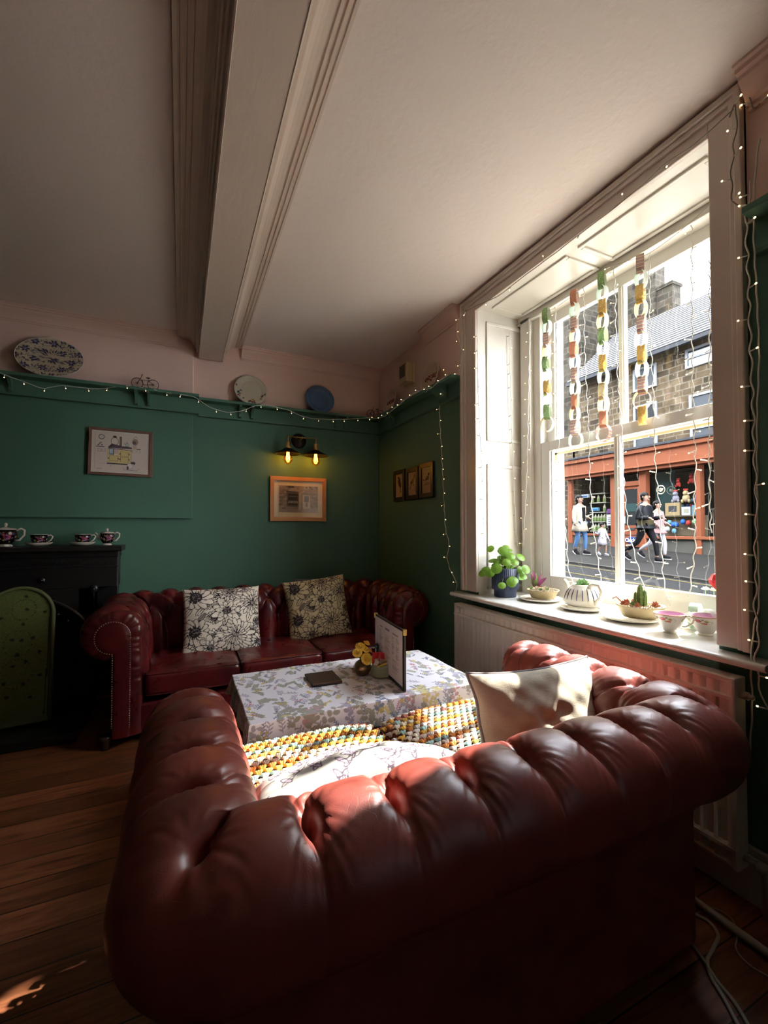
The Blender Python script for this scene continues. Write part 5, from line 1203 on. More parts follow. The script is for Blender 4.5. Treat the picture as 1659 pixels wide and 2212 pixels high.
for s in (-1, 1):
    b = MB().tube([(s * .118, -.12, .006), (s * .118, -.12, -.038)], .006, 10); b.lathe([(0, -.036), (.018, -.038), (.020, -.060), (.020, -.078), (.028, -.082), (.028, -.094), (0, -.094)], 24, c=(s * .118, -.12, 0)); b.tube([(s * .118 + .020, -.12, -.048), (s * .118 + .031, -.12, -.048)], .004, 8).build('lamp_holder', 'brass', sc)
    MB().lathe([(.022, -.092), (.034, -.096), (.044, -.104), (.103, -.136), (.105, -.140), (.101, -.138), (.044, -.108), (.020, -.098)], 40, c=(s * .118, -.12, 0)).build('lamp_shade', 'lamp_black', sc)
    bu = MB().lathe([(.012, -.098), (.018, -.118), (.026, -.142), (.033, -.165), (.036, -.182), (.033, -.200), (.022, -.214), (.009, -.221), (.004, -.228), (0, -.229)], 28, c=(s * .118, -.12, 0)).build('bulb', 'amber_glass', sc)
    f = MB()
    for k in range(6):
        a = 2 * pi * k / 6; f.tube([(s * .118 + .009 * cos(a), -.12 + .009 * sin(a), -.125), (s * .118 + .016 * cos(a), -.12 + .016 * sin(a), -.190)], .0018, 5)
    f.build('filament_cage', 'filament', bu)
    pl = bpy.data.lights.new('bulb_glow', 'POINT'); pl.energy = .7; pl.color = (1.0, .58, .16); pl.shadow_soft_size = .02
    po = bpy.data.objects.new('bulb_glow', pl); C.objects.link(po); po.parent = sc; po.location = (s * .118, -.12, -.165)

# ------------------------------------------------------------------ plates on the rail
mk('enamel_white', (.62, .60, .52), .15); mk('glaze_blue', (.07, .14, .28), .12)
def plate(name, label, loc, rz, lean, R, depth, img=None, mat='enamel_white', squash=1.0, rim=None, n=110):
    p = thing(name, label, 'plate', loc, 0); p.rotation_euler = (-lean, 0, rz)
    prof = [(0, 0), (.55, 0), (.66, .03), (.74, .22), (.80, .32), (.97, .46), (1.0, .50)]
    rs = np.interp(np.linspace(0, 1, 46), np.linspace(0, 1, 7), [q[0] for q in prof]); th = np.linspace(0, 2 * pi, n * 2, endpoint=False)
    dep = np.interp(rs, [q[0] for q in prof], [q[1] for q in prof]) * depth * 2
    A = np.zeros((len(rs), len(th), 3)); A[..., 0] = rs[:, None] * R * np.cos(th); A[..., 2] = rs[:, None] * R * squash * np.sin(th); A[..., 1] = -dep[:, None]
    u = (A[..., 0] / R + 1) / 2; v = (A[..., 2] / (R * squash) + 1) / 2
    MB().grid(A, cv=True, col=img.at(np.clip(u, 0, .999), np.clip(v, 0, .999)) if img is not None else None).build('plate_face', 'printed_glaze' if img is not None else mat, p)
    Bk = A.copy(); Bk[..., 1] += .004 + .004 * (1 - rs[:, None]); MB().grid(Bk, cv=True, flip=True).build('plate_back', mat, p)
    MB().tube([(R * cos(a), -depth - .0 + .002, R * squash * sin(a)) for a in np.linspace(0, 2 * pi, 60, endpoint=False)], .0028, 6, close=True).build('plate_rim', rim or mat, p)
    return p
im = Img(260, 200, 'b7ab93'); r = random.Random(9); ink = '3f3b58'
for j in range(-1, 6):
    for i in range(-1, 5):
        x0, y0 = (i + .5 * (j % 2)) * .27, j * .22
        for q in range(6): a = q * 1.05; im.ell(x0 + .05 * cos(a) / 1.3, y0 + .05 * sin(a), .028, .022, ink, a)
        im.ell(x0, y0, .022, .028, '8d88a0'); im.ell(x0, y0, .010, .012, ink)
        for q in range(26): im.ell(x0 + .14 + r.gauss(0, .055), y0 + .02 + r.gauss(0, .05), .017, .008, ink if q % 4 else '6d6883', r.uniform(0, pi))
        im.line([(x0 + .05, y0 - .02), (x0 + .12, y0 - .07), (x0 + .2, y0 - .05)], .008, ink)
plate('oval_platter', 'large oval platter with dense blue and white floral pattern, at the left on the rail', (-.812, 3.597, 2.352), 0, math.radians(14), .190, .016, im, squash=.755)
im = Img(240, 240, 'b5b09c'); r = random.Random(2)
im.ell(.5, .5, .5, .5, '6c8079', ring=.03)
for (x, y, s, c_) in ((.10, .40, .05, '3d4b52'), (.17, .34, .04, '55505a'), (.20, .46, .035, '3d4b52'), (.12, .26, .05, '6b3a4a'), (.26, .20, .03, '3d4b52'), (.55, .16, .06, 'a5842f'), (.50, .10, .06, '6e2f45'), (.60, .08, .05, '6e2f45'), (.42, .08, .04, '4a5a4d'), (.86, .32, .05, '6e2f45'), (.92, .40, .04, '3d4b52'), (.80, .22, .04, '7b6c3e'), (.06, .62, .03, '6e2f45')):
    for q in range(7): a = r.uniform(0, 6.3); im.ell(x + s * .7 * cos(a), y + s * .7 * sin(a), s * .5, s * .3, c_, a)
    im.ell(x, y, s * .4, s * .4, 'a5842f' if r.random() < .3 else c_)
im.line([(.13, .30), (.16, .44), (.20, .50)], .01, '4a5a4d')
plate('flowered_plate', 'round white plate with sparse flowers round its edge, standing on the rail', (.507, 3.655, 2.327), 0, math.radians(14), .128, .014, im)
plate('blue_plate', 'plain blue round plate on the rail near the room corner', (1.090, 3.655, 2.324), 0, math.radians(14), .126, .016, None, 'glaze_blue')
im = Img(160, 160, 'b39c86'); r = random.Random(3)
for k, x in enumerate((.22, .36, .50, .64, .78)): im.ell(x, .5 + .02 * (k % 2), .075, .085, '6e1f1f', ring=.5); im.ell(x, .5, .03, .03, '8e2f2a')
im.ell(.30, .40, .05, .03, 'b08a3a'); im.ell(.55, .38, .06, .03, '6e1f1f')
plate('patterned_plate', 'white plate with red motifs on the right wall rail, beside the window', (XR - .052, 2.685, 2.295), -pi / 2, math.radians(12), .112, .012, im, mat='enamel_white')
plate('patterned_plate', 'white plate with red motifs on the right wall rail, beside the corner', (XR - .052, 3.345, 2.290), -pi / 2, math.radians(12), .105, .012, im, mat='enamel_white')
# ------------------------------------------------------------------ vent fan
mk('old_plastic', (.50, .40, .22), .45)
vf = thing('extractor_fan', 'cream plastic extractor fan box with dark slats on the right wall', 'fan', (XR, 3.075, 2.445))
MB().box(-.078, -.062, -.076, -.022, .075, .082).box(-.022, -.070, -.084, .0, .083, .090).build('fan_housing', 'old_plastic', vf, smooth=False, bevel=.005)
for k in range(8): MB().box(-.0795, -.038, -.028 + k * .0125, -.076, .055, -.021 + k * .0125).build('slat_gap', 'dark_gap', vf, smooth=False)
# ------------------------------------------------------------------ two miniature bicycles
mk('bicycle_metal', (.045, .022, .018), .4, metal=.5)
def bicycle(label, loc, rz, s, group=None):
    q = thing('miniature_bicycle', label, 'ornament', loc, rz); R = .040 * s
    for x in (-.055 * s, .055 * s):
        w_ = MB().tube([(x + R * cos(a), 0, R + R * sin(a)) for a in np.linspace(0, 2 * pi, 28, endpoint=False)], .0026 * s, 6, close=True).build('wheel', 'bicycle_metal', q)
        sp = MB()
        for k in range(8): a = pi * k / 8; sp.tube([(x - R * cos(a), 0, R - R * sin(a)), (x + R * cos(a), 0, R + R * sin(a))], .0007 * s, 4)
        sp.build('spokes', 'bicycle_metal', w_)
    MB().tube([(.055 * s, 0, R), (.022 * s, 0, .068 * s), (-.020 * s, 0, .070 * s), (-.012 * s, 0, R * .8), (.055 * s, 0, R)], .0022 * s, 6).tube([(-.055 * s, 0, R), (-.030 * s, 0, .085 * s)], .0022 * s, 6).tube([(-.012 * s, 0, R * .8), (-.030 * s, 0, .072 * s)], .0022 * s, 6).build('bicycle_frame', 'bicycle_metal', q)
    MB().tube([(-.030 * s, 0, .085 * s), (-.024 * s, 0, .105 * s), (-.020 * s, -.016 * s, .110 * s)], .002 * s, 6).tube([(-.024 * s, 0, .105 * s), (-.020 * s, .016 * s, .110 * s)], .002 * s, 6).build('handlebar', 'bicycle_metal', q)
    MB().tube([(.022 * s, 0, .068 * s), (.020 * s, 0, .088 * s)], .002 * s, 6).ball((.020 * s, 0, .090 * s), .013 * s, 8, sq=(1.3, .6, .35)).build('saddle', 'bicycle_metal', q)
    return q
bicycle('dark metal miniature bicycle on the back wall rail above the drawing', (-.245, 3.565, 2.21), 0, .92)
bicycle('dark metal miniature bicycle tucked in the corner of the rail', (1.60, 3.60, 2.21), math.radians(-18), .85)

# ------------------------------------------------------------------ radiator and pipes
mk('valve_white', (.45, .40, .33), .4); RX, RY0, RY1, RZ0, RZ1 = 1.578, .775, 2.318, .132, .720
ra = thing('radiator', 'long white ribbed panel radiator under the window sill', 'radiator', (RX, (RY0 + RY1) / 2, RZ0)); hy = (RY1 - RY0) / 2; hz = RZ1 - RZ0
n = 37; ys = np.linspace(-hy + .012, hy - .012, n * 8 + 1); ph = ((ys + hy) / (2 * hy) * n) % 1
xo = np.where((ph > .28) & (ph < .72), 0, .017); xo = np.convolve(np.pad(xo, 2, 'edge'), [.15, .2, .3, .2, .15], 'valid')
zs = [0, .010, .016, .050, .055, .062, .070, hz - .070, hz - .062, hz - .055, hz - .050, hz - .016, hz - .010, hz]; pk = [.2, .2, .85, .85, .0, .0, 1, 1, .0, .0, .85, .85, .2, .2]
G = np.zeros((len(ys), len(zs), 3)); 
for j, (z, k) in enumerate(zip(zs, pk)):
    G[:, j, 1] = ys; G[:, j, 2] = z; G[:, j, 0] = xo * k + (.0 if 0 < j < 13 else .004)
b = MB().grid(G, flip=True); b.box(.012, -hy + .012, .0, .016, hy - .012, hz); b.box(-.004, -hy + .004, .053, .008, hy - .004, .0635); b.box(-.004, -hy + .004, hz - .0635, .008, hy - .004, hz - .053)
b.build('front_panel', 'radiator_paint', ra, auto=35)
MB().box(.045, -hy + .02, .02, .055, hy - .02, hz - .02).build('rear_panel', 'radiator_paint', ra, smooth=False)
MB().box(-.002, -hy, -.004, .062, -hy + .014, hz + .004).build('side_cover', 'radiator_paint', ra, smooth=False, bevel=.005); MB().box(-.002, hy - .014, -.004, .062, hy, hz + .004).build('side_cover', 'radiator_paint', ra, smooth=False, bevel=.005)
b = MB(); b.box(-.001, -hy, hz, .062, hy, hz + .006)
b.build('top_grille', 'radiator_paint', ra, smooth=False, bevel=.003)
g = MB()
for k in range(70): y = -hy + .03 + k * (2 * hy - .06) / 69; g.box(.012, y, hz + .0055, .050, y + .012, hz + .0066)
g.build('grille_slots', 'radiator_paint', ra, smooth=False)
MB().tube([(.030, -hy + .0, hz - .045), (.030, -hy - .022, hz - .045)], .013, 8).tube([(.030, -hy - .018, hz - .045), (.030, -hy - .036, hz - .045)], .008, 6).build('blanking_plug', 'valve_white', ra)
MB().tube([(.030, -hy, .035), (.030, -hy - .05, .035), (.030, -hy - .055, .02), (.030, -hy - .055, -RZ0 + .02)], .008, 10).ball((.030, -hy - .05, .035), .018, 10).build('lower_valve', 'valve_white', ra)
b = MB().tube([(1.49, -2.2, .018), (1.49, .83, .018), (1.49, 1.05, .018), (1.49, 1.9, .018)], .0115, 12).build('heating_pipe', 'valve_white'); tag(b, 'pale painted heating pipe running along the floor below the radiator', 'pipe')
# pale electric cables on the floor at the right
mk('cable_white', (.42, .37, .31), .5)
def cable(name, label, pix, z, rad, mat='cable_white', cat='cable'):
    pts = [P(a, c, z=z) for a, c in pix]; s = []
    for i in range(len(pts) - 1):
        p0, p1, p2, p3 = (np.array(pts[max(0, min(len(pts) - 1, q))]) for q in (i - 1, i, i + 1, i + 2))
        for t in np.linspace(0, 1, 7, endpoint=False): s.append(.5 * (2 * p1 + (p2 - p0) * t + (2 * p0 - 5 * p1 + 4 * p2 - p3) * t * t + (3 * p1 - p0 - 3 * p2 + p3) * t ** 3))
    s.append(np.array(pts[-1])); o = MB().tube(s, rad, 8).build(name, mat); tag(o, label, cat); return o
cable('power_cable', 'thick pale cable curling out from beside the near sofa, outer loop', [(1440, 1935), (1492, 1970), (1530, 1990), (1551, 2020), (1540, 2050), (1528, 2075), (1536, 2110), (1560, 2150), (1600, 2225)], .006, .0048)
cable('power_cable', 'thick pale cable running straight beside the looped one on the floor', [(1440, 1985), (1490, 2035), (1520, 2075), (1550, 2120), (1590, 2170), (1625, 2230)], .005, .0048)
cable('thin_cable', 'thin cable trailing over the floorboards to the right edge', [(1500, 1975), (1540, 1962), (1580, 1985), (1592, 2020), (1590, 2050), (1620, 2085), (1680, 2120)], .004, .002)

# ------------------------------------------------------------------ fireplace
mk('iron_black', (.010, .009, .009), .42); mk('iron_sheen', (.016, .015, .016), .25)
fp_ = thing('fireplace', 'black carved cast iron mantelpiece and fire surround at the left', 'fireplace', (-.98, 3.64, 0))
def Lf(b): return b.xf(Matrix.Translation((.98, -3.64, 0)))
Lf(MB().prism([(0, 0), (-.215, 0), (-.222, .008), (-.218, .02), (-.205, .032), (-.19, .038), (0, .038)], (-1.62, 3.64, 1.045), (0, 1, 0), (0, 0, 1), (1.62 - .362, 0, 0))).build('mantel_shelf', 'iron_black', fp_, smooth=False, bevel=.003)
b = MB().box(-1.60, 3.50, .80, -.392, 3.64, 1.045).box(-1.60, 3.485, 1.005, -.385, 3.64, 1.045).box(-1.60, 3.492, .935, -.389, 3.5, .945)
Lf(b).build('frieze', 'iron_black', fp_, smooth=False, bevel=.004)
b = MB()
for k in range(44): x = -1.59 + k * .027; b.obox((x, 3.496, .965), (.011, 0, .008), (0, .006, 0), (-.003, 0, .004))
Lf(b).build('rope_moulding', 'iron_sheen', fp_, smooth=False, bevel=.002)
b = MB().box(-.62, 3.50, .05, -.525, 3.64, .80).box(-1.60, 3.50, .05, -1.50, 3.64, .80).box(-1.60, 3.50, .62, -.525, 3.64, .80); b.box(-.62, 3.612, .05, -.400, 3.64, .80)
Lf(b).build('surround', 'iron_black', fp_, smooth=False, bevel=.006)
b = MB().box(-1.50, 3.56, .05, -.60, 3.58, .66); Lf(b).build('fire_back', 'dark_gap', fp_, smooth=False)
pts = [(-.93 + .40 * cos(a), .40 + .36 * sin(a)) for a in np.linspace(0, pi, 30)]
Lf(MB().tube([(x, 3.492, z) for x, z in pts], .018, 8)).build('arch_moulding', 'iron_sheen', fp_)
for a in np.linspace(.45, 2.7, 11): Lf(MB().ball((-.93 + .335 * cos(a), 3.485, .40 + .30 * sin(a)), .013, 8)).build('boss', 'iron_sheen', fp_)
for (x, z, rr_) in ((-.812, .862, .022), (-.528, .792, .028), (-1.2, .862, .022)): Lf(MB().ball((x, 3.488, z), rr_, 14, sq=(1, .6, 1)).ball((x, 3.475, z), rr_ * .45, 10)).build('rosette', 'iron_sheen', fp_)
hs = MB().box(-1.7, 2.965, 0, -.52, 3.64, .052).build('hearth', 'iron_black', smooth=False, bevel=.006); tag(hs, 'low black hearth slab in front of the fireplace', 'hearth')
# black floral tea set on the mantel
imT = Img(180, 90, '0d0a12'); r = random.Random(6)
for k in range(34):
    x, y = r.random(), r.uniform(.15, .85); c_ = r.choice(('b99aa0', '9a3f5e', 'c7b6a8', '5b4c8a', '4d6a48', '8b2f46', 'a58a5e')); s = r.uniform(.05, .10)
    for q in range(7): a = q * .9 + x * 9; im_ = imT.ell(x + s * .28 * cos(a), y + s * .55 * sin(a), s * .25, s * .38, c_, a)
    imT.ell(x, y, s * .12, s * .22, 'd0b070')
mk('china_white', (.58, .54, .46), .14); MZ = 1.0835
def printed_lathe(b, prof, img, c=(0, 0, 0), seg=64, rep=2, up=10):
    pr_ = np.array(prof); L_ = np.linspace(0, 1, len(pr_)); q = np.linspace(0, 1, up * (len(pr_) - 1) + 1); rr_ = np.interp(q, L_, pr_[:, 0]); zz = np.interp(q, L_, pr_[:, 1]); th = np.linspace(0, 2 * pi, seg + 1)
    A = np.zeros((len(rr_), seg + 1, 3)); A[..., 0] = c[0] + rr_[:, None] * np.cos(th); A[..., 1] = c[1] + rr_[:, None] * np.sin(th); A[..., 2] = c[2] + zz[:, None]
    u = np.broadcast_to((th / (2 * pi) * rep) % .999, A.shape[:2]); v = np.broadcast_to(((zz - zz.min()) / (np.ptp(zz) + 1e-9) * .998)[:, None], A.shape[:2])
    return b.grid(A, col=img.at(u, v), flip=True)
def handle(c, r0, h_, s, rad, mat, parent, name='handle', n=14):
    pts = [(c[0] + s * (r0 * sin(pi * t)), c[1], c[2] + h_ * (.5 - cos(pi * t) * .5) + .0) for t in np.linspace(0, 1, n)]
    return MB().tube(pts, rad, 8).build(name, mat, parent)
def teapot_m(label, loc, rz, s=1.0):
    t = thing('floral_teapot', label, 'teapot', loc, rz)
    printed_lathe(MB(), [(.026 * s, .014 * s), (.040 * s, .030 * s), (.050 * s, .055 * s), (.052 * s, .080 * s), (.046 * s, .096 * s)], imT).build('pot_body', 'printed_glaze', t)
    MB().lathe([(0, 0), (.032 * s, 0), (.033 * s, .005 * s), (.024 * s, .014 * s)], 28).build('foot_ring', 'china_white', t)
    MB().lathe([(.048 * s, .095 * s), (.049 * s, .100 * s), (.040 * s, .103 * s), (.012 * s, .109 * s), (.005 * s, .113 * s), (.009 * s, .122 * s), (.009 * s, .130 * s), (.0, .136 * s)], 28).build('lid', 'china_white', t)
    MB().tube([(-.044 * s, 0, .050 * s), (-.060 * s, 0, .065 * s), (-.068 * s, 0, .086 * s), (-.082 * s, 0, .100 * s)], [.014 * s, .010 * s, .0075 * s, .007 * s], 12).build('spout', 'china_white', t)
    MB().tube([(.047 * s, 0, .088 * s), (.068 * s, 0, .102 * s), (.084 * s, 0, .092 * s), (.083 * s, 0, .065 * s), (.062 * s, 0, .036 * s), (.045 * s, 0, .034 * s)], .0058 * s, 8).build('handle', 'china_white', t)
    return t
def cup_m(label, loc, rz):
    t = thing('floral_teacup', label, 'cup', (loc[0], loc[1], loc[2] + .0125), rz)
    printed_lathe(MB(), [(.030, 0), (.036, .008), (.042, .030), (.0455, .056), (.0475, .062)], imT).build('cup_body', 'printed_glaze', t)
    MB().lathe([(.0475, .062), (.0485, .064), (.046, .064), (.040, .030), (.028, .004), (0, .003)], 32).build('cup_lining', 'china_white', t)
    MB().tube([(.044, 0, .054), (.062, 0, .058), (.072, 0, .048), (.062, 0, .026), (.042, 0, .010)], .0042, 8).build('handle', 'china_white', t)
    s = thing('saucer', 'white saucer under the black floral teacup ' + label.split(', ')[1], 'saucer', loc, 0); MB().lathe([(0, .006), (.030, .006), (.034, .008), (.062, .016), (.074, .024), (.0745, .0225), (.062, .010), (.036, .0), (0, 0)], 40).build('saucer_body', 'china_white', s)
teapot_m('large black floral teapot cut off by the left edge of the mantel', (-1.010, 3.52, MZ), .1, 1.12)
cup_m('black floral teacup with its handle to the right, nearer the left edge of the mantel', (-.838, 3.52, MZ), .12); cup_m('black floral teacup with its handle to the right, beside the small teapot', (-.600, 3.52, MZ), .12)
teapot_m('small black floral teapot at the right end of the mantel', (-.462, 3.535, MZ), .1, .86)
# ------------------------------------------------------------------ bagatelle board leaning on the fireplace
im = Img(160, 340, '66703f'); r = random.Random(8); im.a *= (1 + .12 * np.random.RandomState(3).randn(340, 160, 1) * .5)
for (x, y, R) in ((.56, .83, .17), (.5, .58, .2), (.5, .36, .22)):
    for k in range(30): a = 2 * pi * k / 30; im.ell(x + R * cos(a), y + R * .47 * sin(a), .008, .004, '1a1a12')
for (x, y) in ((.58, .93), (.25, .78), (.86, .80), (.56, .72), (.60, .83), (.42, .61), (.55, .60), (.7, .61), (.45, .42), (.62, .44), (.8, .50), (.35, .30), (.6, .28), (.5, .5), (.82, .33), (.4, .2), (.7, .18), (.25, .45)): im.ell(x, y, .030, .011, '15150e', a=.85)
im.ell(.86, .905, .06, .026, '7d7a55', -.5, .8); im.line([(.90, .05), (.93, .75)], .010, '2a2c1a')
mk('board_green', (.16, .19, .08), .55).mottled(.4, 12); mk('printed_satin', (1, 1, 1), .4, attr='Col')
bg = thing('bagatelle_board', 'old green arch-topped bagatelle board leaning against the fireplace', 'game board', (-.868, 3.20, .0585), 0); bg.rotation_euler = (math.radians(-14.5), math.radians(-2.0), 0)
hwid, HL = .178, .80
outl = [(-hwid, 0), (hwid, 0)] + [(hwid * cos(a), HL - hwid + hwid * sin(a)) for a in np.linspace(0, pi, 30)]
MB().prism(outl, (0, 0, 0), (1, 0, 0), (0, 0, 1), (0, .018, 0)).build('board_base', 'board_green', bg, smooth=False)
rimp = [(hwid - .006, .0)] + [((hwid - .006) * cos(a), HL - hwid + (hwid - .006) * sin(a)) for a in np.linspace(0, pi, 30)] + [(-hwid + .006, 0)]
MB().tube([(x, -.008, z) for x, z in rimp], .011, 8).build('raised_rim', 'board_green', bg); MB().box(-hwid, -.016, -.004, hwid, .018, .022).build('bottom_rail', 'board_green', bg, smooth=False, bevel=.003)
nn = 150; tt_ = np.linspace(0, 1, nn); G = np.zeros((nn, 60, 3)); C_ = np.zeros((nn, 60, 3))
for i, v in enumerate(tt_):
    z = v * (HL - .004); half = hwid - .004 if z < HL - hwid else sqrt(max(1e-8, (hwid - .004) ** 2 - (z - HL + hwid) ** 2))
    xs = np.linspace(-half, half, 60); G[i, :, 0] = xs; G[i, :, 1] = -.0008; G[i, :, 2] = z; C_[i] = im.at(np.clip((xs / hwid + 1) / 2, 0, .999), np.full(60, min(v, .999)))
MB().grid(G, col=C_, flip=True).build('playing_surface', 'printed_satin', bg, smooth=False)
# ------------------------------------------------------------------ things on the window sill
SZ = .786
def leafy(name, rgb, tr=.45, rough=.4):
    q = M(name, rgb, rough); MT[name] = q; t_ = q.n('ShaderNodeBsdfTranslucent'); t_.inputs[0].default_value = (*[min(1, c * 1.25) for c in rgb], 1); mx = q.n('ShaderNodeMixShader'); mx.inputs[0].default_value = tr
    q.l(q.b.outputs[0], mx.inputs[1]); q.l(t_.outputs[0], mx.inputs[2]); q.l(mx.outputs[0], q.t.nodes['Material Output'].inputs['Surface']); return q
leafy('pilea_leaf', (.16, .30, .035)); leafy('purple_leaf', (.24, .06, .13), .35); leafy('green_spike', (.14, .22, .06), .35)
mk('navy_pot', (.028, .038, .075), .45); mk('terracotta', (.40, .13, .05), .7); mk('soil', (.05, .035, .02), .95); mk('pie_clay', (.40, .31, .17), .65).mottled(.5, 30, dark=(.65, .7, .5)); mk('gravel', (.46, .38, .27), .85)
mk('cream_glaze', (.70, .66, .56), .16); mk('navy_line', (.02, .03, .10), .3); mk('pink_glaze', (.55, .34, .47), .15); mk('gold_rim', (.45, .22, .08), .25, metal=.7); mk('cactus', (.11, .20, .05), .6); mk('succulent_red', (.30, .10, .06), .6); mk('succulent_green', (.14, .26, .10), .5)
pp = thing('potted_pilea', 'round-leaved green houseplant in a navy ribbed pot at the left end of the sill', 'plant', (1.79, 2.085, SZ))
MB().lathe([(0, 0), (.064, 0), (.066, .004), (.066, .038), (.072, .044)], 48).lathe([(.072, .044), (.079, .05), (.080, .170), (.076, .174), (.072, .170), (.070, .15)], 176, fr=lambda t: 1 + .012 * cos(44 * t)).build('pot', 'navy_pot', pp)
MB().lathe([(0, .155), (.072, .150)], 24).build('soil', 'soil', pp)
r = random.Random(31)
for k in range(34):
    a = r.uniform(0, 2 * pi); R = r.uniform(.03, .17) if k > 8 else r.uniform(.0, .06); h_ = r.uniform(.16, .30) if R < .10 else r.uniform(.07, .24)
    x, y = R * cos(a), R * sin(a)
    if x > .09: x = .09
    if y > .085: y = -y * .8
    s = r.uniform(.020, .032); ctr = Vector((x, y, h_)); n_ = Vector((x * 3 - .25, y * 3 - .35, .55 + r.uniform(-.3, .3))).normalized(); u = n_.orthogonal().normalized(); v = n_.cross(u)
    lf = MB(); G = []
    for i in range(5):
        rr_ = s * i / 4; G.append([ctr + (u * cos(t) + v * sin(t)) * rr_ + n_ * (-.10 * s * (i / 4) ** 2 + .004 * (1 - i / 4)) for t in np.linspace(0, 2 * pi, 18, endpoint=False)])
    lf.grid(np.array(G), cv=True); o = lf.build('leaf', 'pilea_leaf', pp)
    MB().tube([(x * .12, y * .12, .15), (x * .45, y * .45, .15 + (h_ - .13) * .75 + .02), tuple(ctr - n_ * .001)], .0014, 5).build('stalk', 'pilea_leaf', o)
tp_ = thing('potted_tradescantia', 'small purple and pink striped spiky plant in a terracotta pot', 'plant', (1.962, 2.01, SZ))
MB().lathe([(0, 0), (.030, 0), (.036, .040), (.041, .040), (.042, .056), (.037, .056), (.034, .045)], 28).build('pot', 'terracotta', tp_); MB().lathe([(0, .047), (.036, .046)], 18).build('soil', 'soil', tp_)
def spike(par, x, y, z, dx, dy, dz, wd, mat, n=8):
    G = []; d = Vector((dx, dy, dz)); side = d.cross(Vector((-.5, -.8, .2))).normalized(); p0 = Vector((x, y, z))
    for i in range(n):
        t = i / (n - 1); w_ = wd * (sin(pi * min(1, t * .86 + .14))) ** .8 + .0004; c = p0 + d * t + Vector((0, 0, -.18 * d.length * t * t)); G.append([c - side * w_, c + Vector((0, 0, -w_ * .35)), c + side * w_])
    return MB().grid(np.array(G)).build('leaf', mat, par)
for k in range(15): a = k * 2.4; R = r.uniform(.03, .075); spike(tp_, 0, 0, .048, R * cos(a) * .8, R * sin(a) - .02, r.uniform(.06, .13), .0095, 'purple_leaf' if k % 3 else 'green_spike')
def saucer_d(label, x, y, R, mat='cream_glaze'):
    s = thing('saucer', label, 'saucer', (x, y, SZ)); MB().lathe([(0, .004), (R * .55, .004), (R * .62, .006), (R * .9, .013), (R, .019), (R * 1.005, .0175), (R * .9, .008), (R * .6, 0), (0, 0)], 44).build('saucer_body', mat, s); MB().tube([(R * .64 * cos(a), R * .64 * sin(a), .0075) for a in np.linspace(0, 2 * pi, 40, endpoint=False)], .001, 5, close=True).build('ring_line', 'gold_rim', s)
def pie_dish(label, x, y, R, H_, seed):
    d = thing('planted_dish', label, 'plant', (x, y, SZ + .0195)); MB().lathe([(0, 0), (R * .70, 0), (R * .74, .004), (R * .90, H_ * .8), (R, H_), (R * 1.0, H_ + .004), (R * .93, H_ + .003), (R * .84, H_ * .75), (0, H_ * .7)], 44, fr=lambda t: 1 + .006 * cos(22 * t)).build('dish', 'pie_clay', d)
    MB().lathe([(0, H_ * .98), (R * .6, H_ * .95), (R * .9, H_ * .88)], 30).build('gravel_bed', 'gravel', d)
    rr_ = random.Random(seed); b = MB()
    for k in range(240): a = rr_.uniform(0, 6.28); q = R * .88 * sqrt(rr_.random()); b.ball((q * cos(a), q * sin(a), H_ * .97 + rr_.uniform(0, .003)), rr_.uniform(.002, .0045), 5)
    g_ = b.build('gravel', 'gravel', d); g_['kind'] = 'stuff'; return d
def rosette(par, x, y, z, R, mat, n=14, up=.5):
    for k in range(n): a = k * 2.4; q = R * (.35 + .65 * k / n); spike(par, x, y, z, q * cos(a), q * sin(a), R * up * (1.3 - k / n), R * .20, mat, 6)
saucer_d('cream plate under the clay dish of pale succulents', 1.865, 1.875, .118)
d = pie_dish('clay pie dish with pale gravel and tiny succulents', 1.870, 1.860, .088, .042, 3); 
for k in range(9): rosette(d, r.uniform(-.05, .05), r.uniform(-.05, .05), .046, .016, 'gravel' if k % 3 else 'succulent_green', 9, .9)
saucer_d('cream plate under the striped teapot planter', 1.865, 1.585, .122)
tp2 = thing('teapot_planter', 'cream teapot with dark blue vertical stripes planted with a small succulent', 'teapot', (1.868, 1.590, SZ + .0195))
tpr = [(0, 0), (.072, 0), (.086, .006), (.091, .022), (.088, .045), (.078, .070), (.063, .090), (.050, .101), (.047, .107), (.043, .106), (.044, .098), (.050, .085)]
MB().lathe(tpr, 48).build('pot_body', 'cream_glaze', tp2)
for k in range(12):
    a = math.radians(150 + k * 17.5); pts = [(rr_ * 1.008 * cos(a + .02 * (z_ * 10)), rr_ * 1.008 * sin(a + .02 * (z_ * 10)), z_) for rr_, z_ in ((.0895, .034), (.088, .045), (.0835, .058), (.078, .070), (.071, .080), (.063, .090))]
    MB().tube(pts, [.0012, .0018, .002, .002, .0018, .001], 6).build('painted_stripe', 'navy_line', tp2)
MB().tube([(-.012, -.052, .098), (-.016, -.080, .115), (-.018, -.112, .112), (-.018, -.128, .085), (-.016, -.118, .050), (-.012, -.084, .022)], [.011, .0095, .009, .009, .0095, .012], 12).build('handle', 'cream_glaze', tp2)
MB().tube([(.02, .080, .040), (.03, .110, .062), (.035, .128, .092), (.04, .150, .112)], [.019, .014, .0105, .010], 14).build('spout', 'cream_glaze', tp2)
MB().lathe([(0, .096), (.046, .094)], 20).build('soil', 'soil', tp2)
rosette(tp2, 0, 0, .096, .042, 'succulent_green', 26, .95)
saucer_d('cream plate under the clay dish with a cactus', 1.85, 1.315, .128)
d = pie_dish('clay pie dish with an upright green cactus and reddish succulents', 1.86, 1.275, .097, .050, 5)
cb = MB(); 
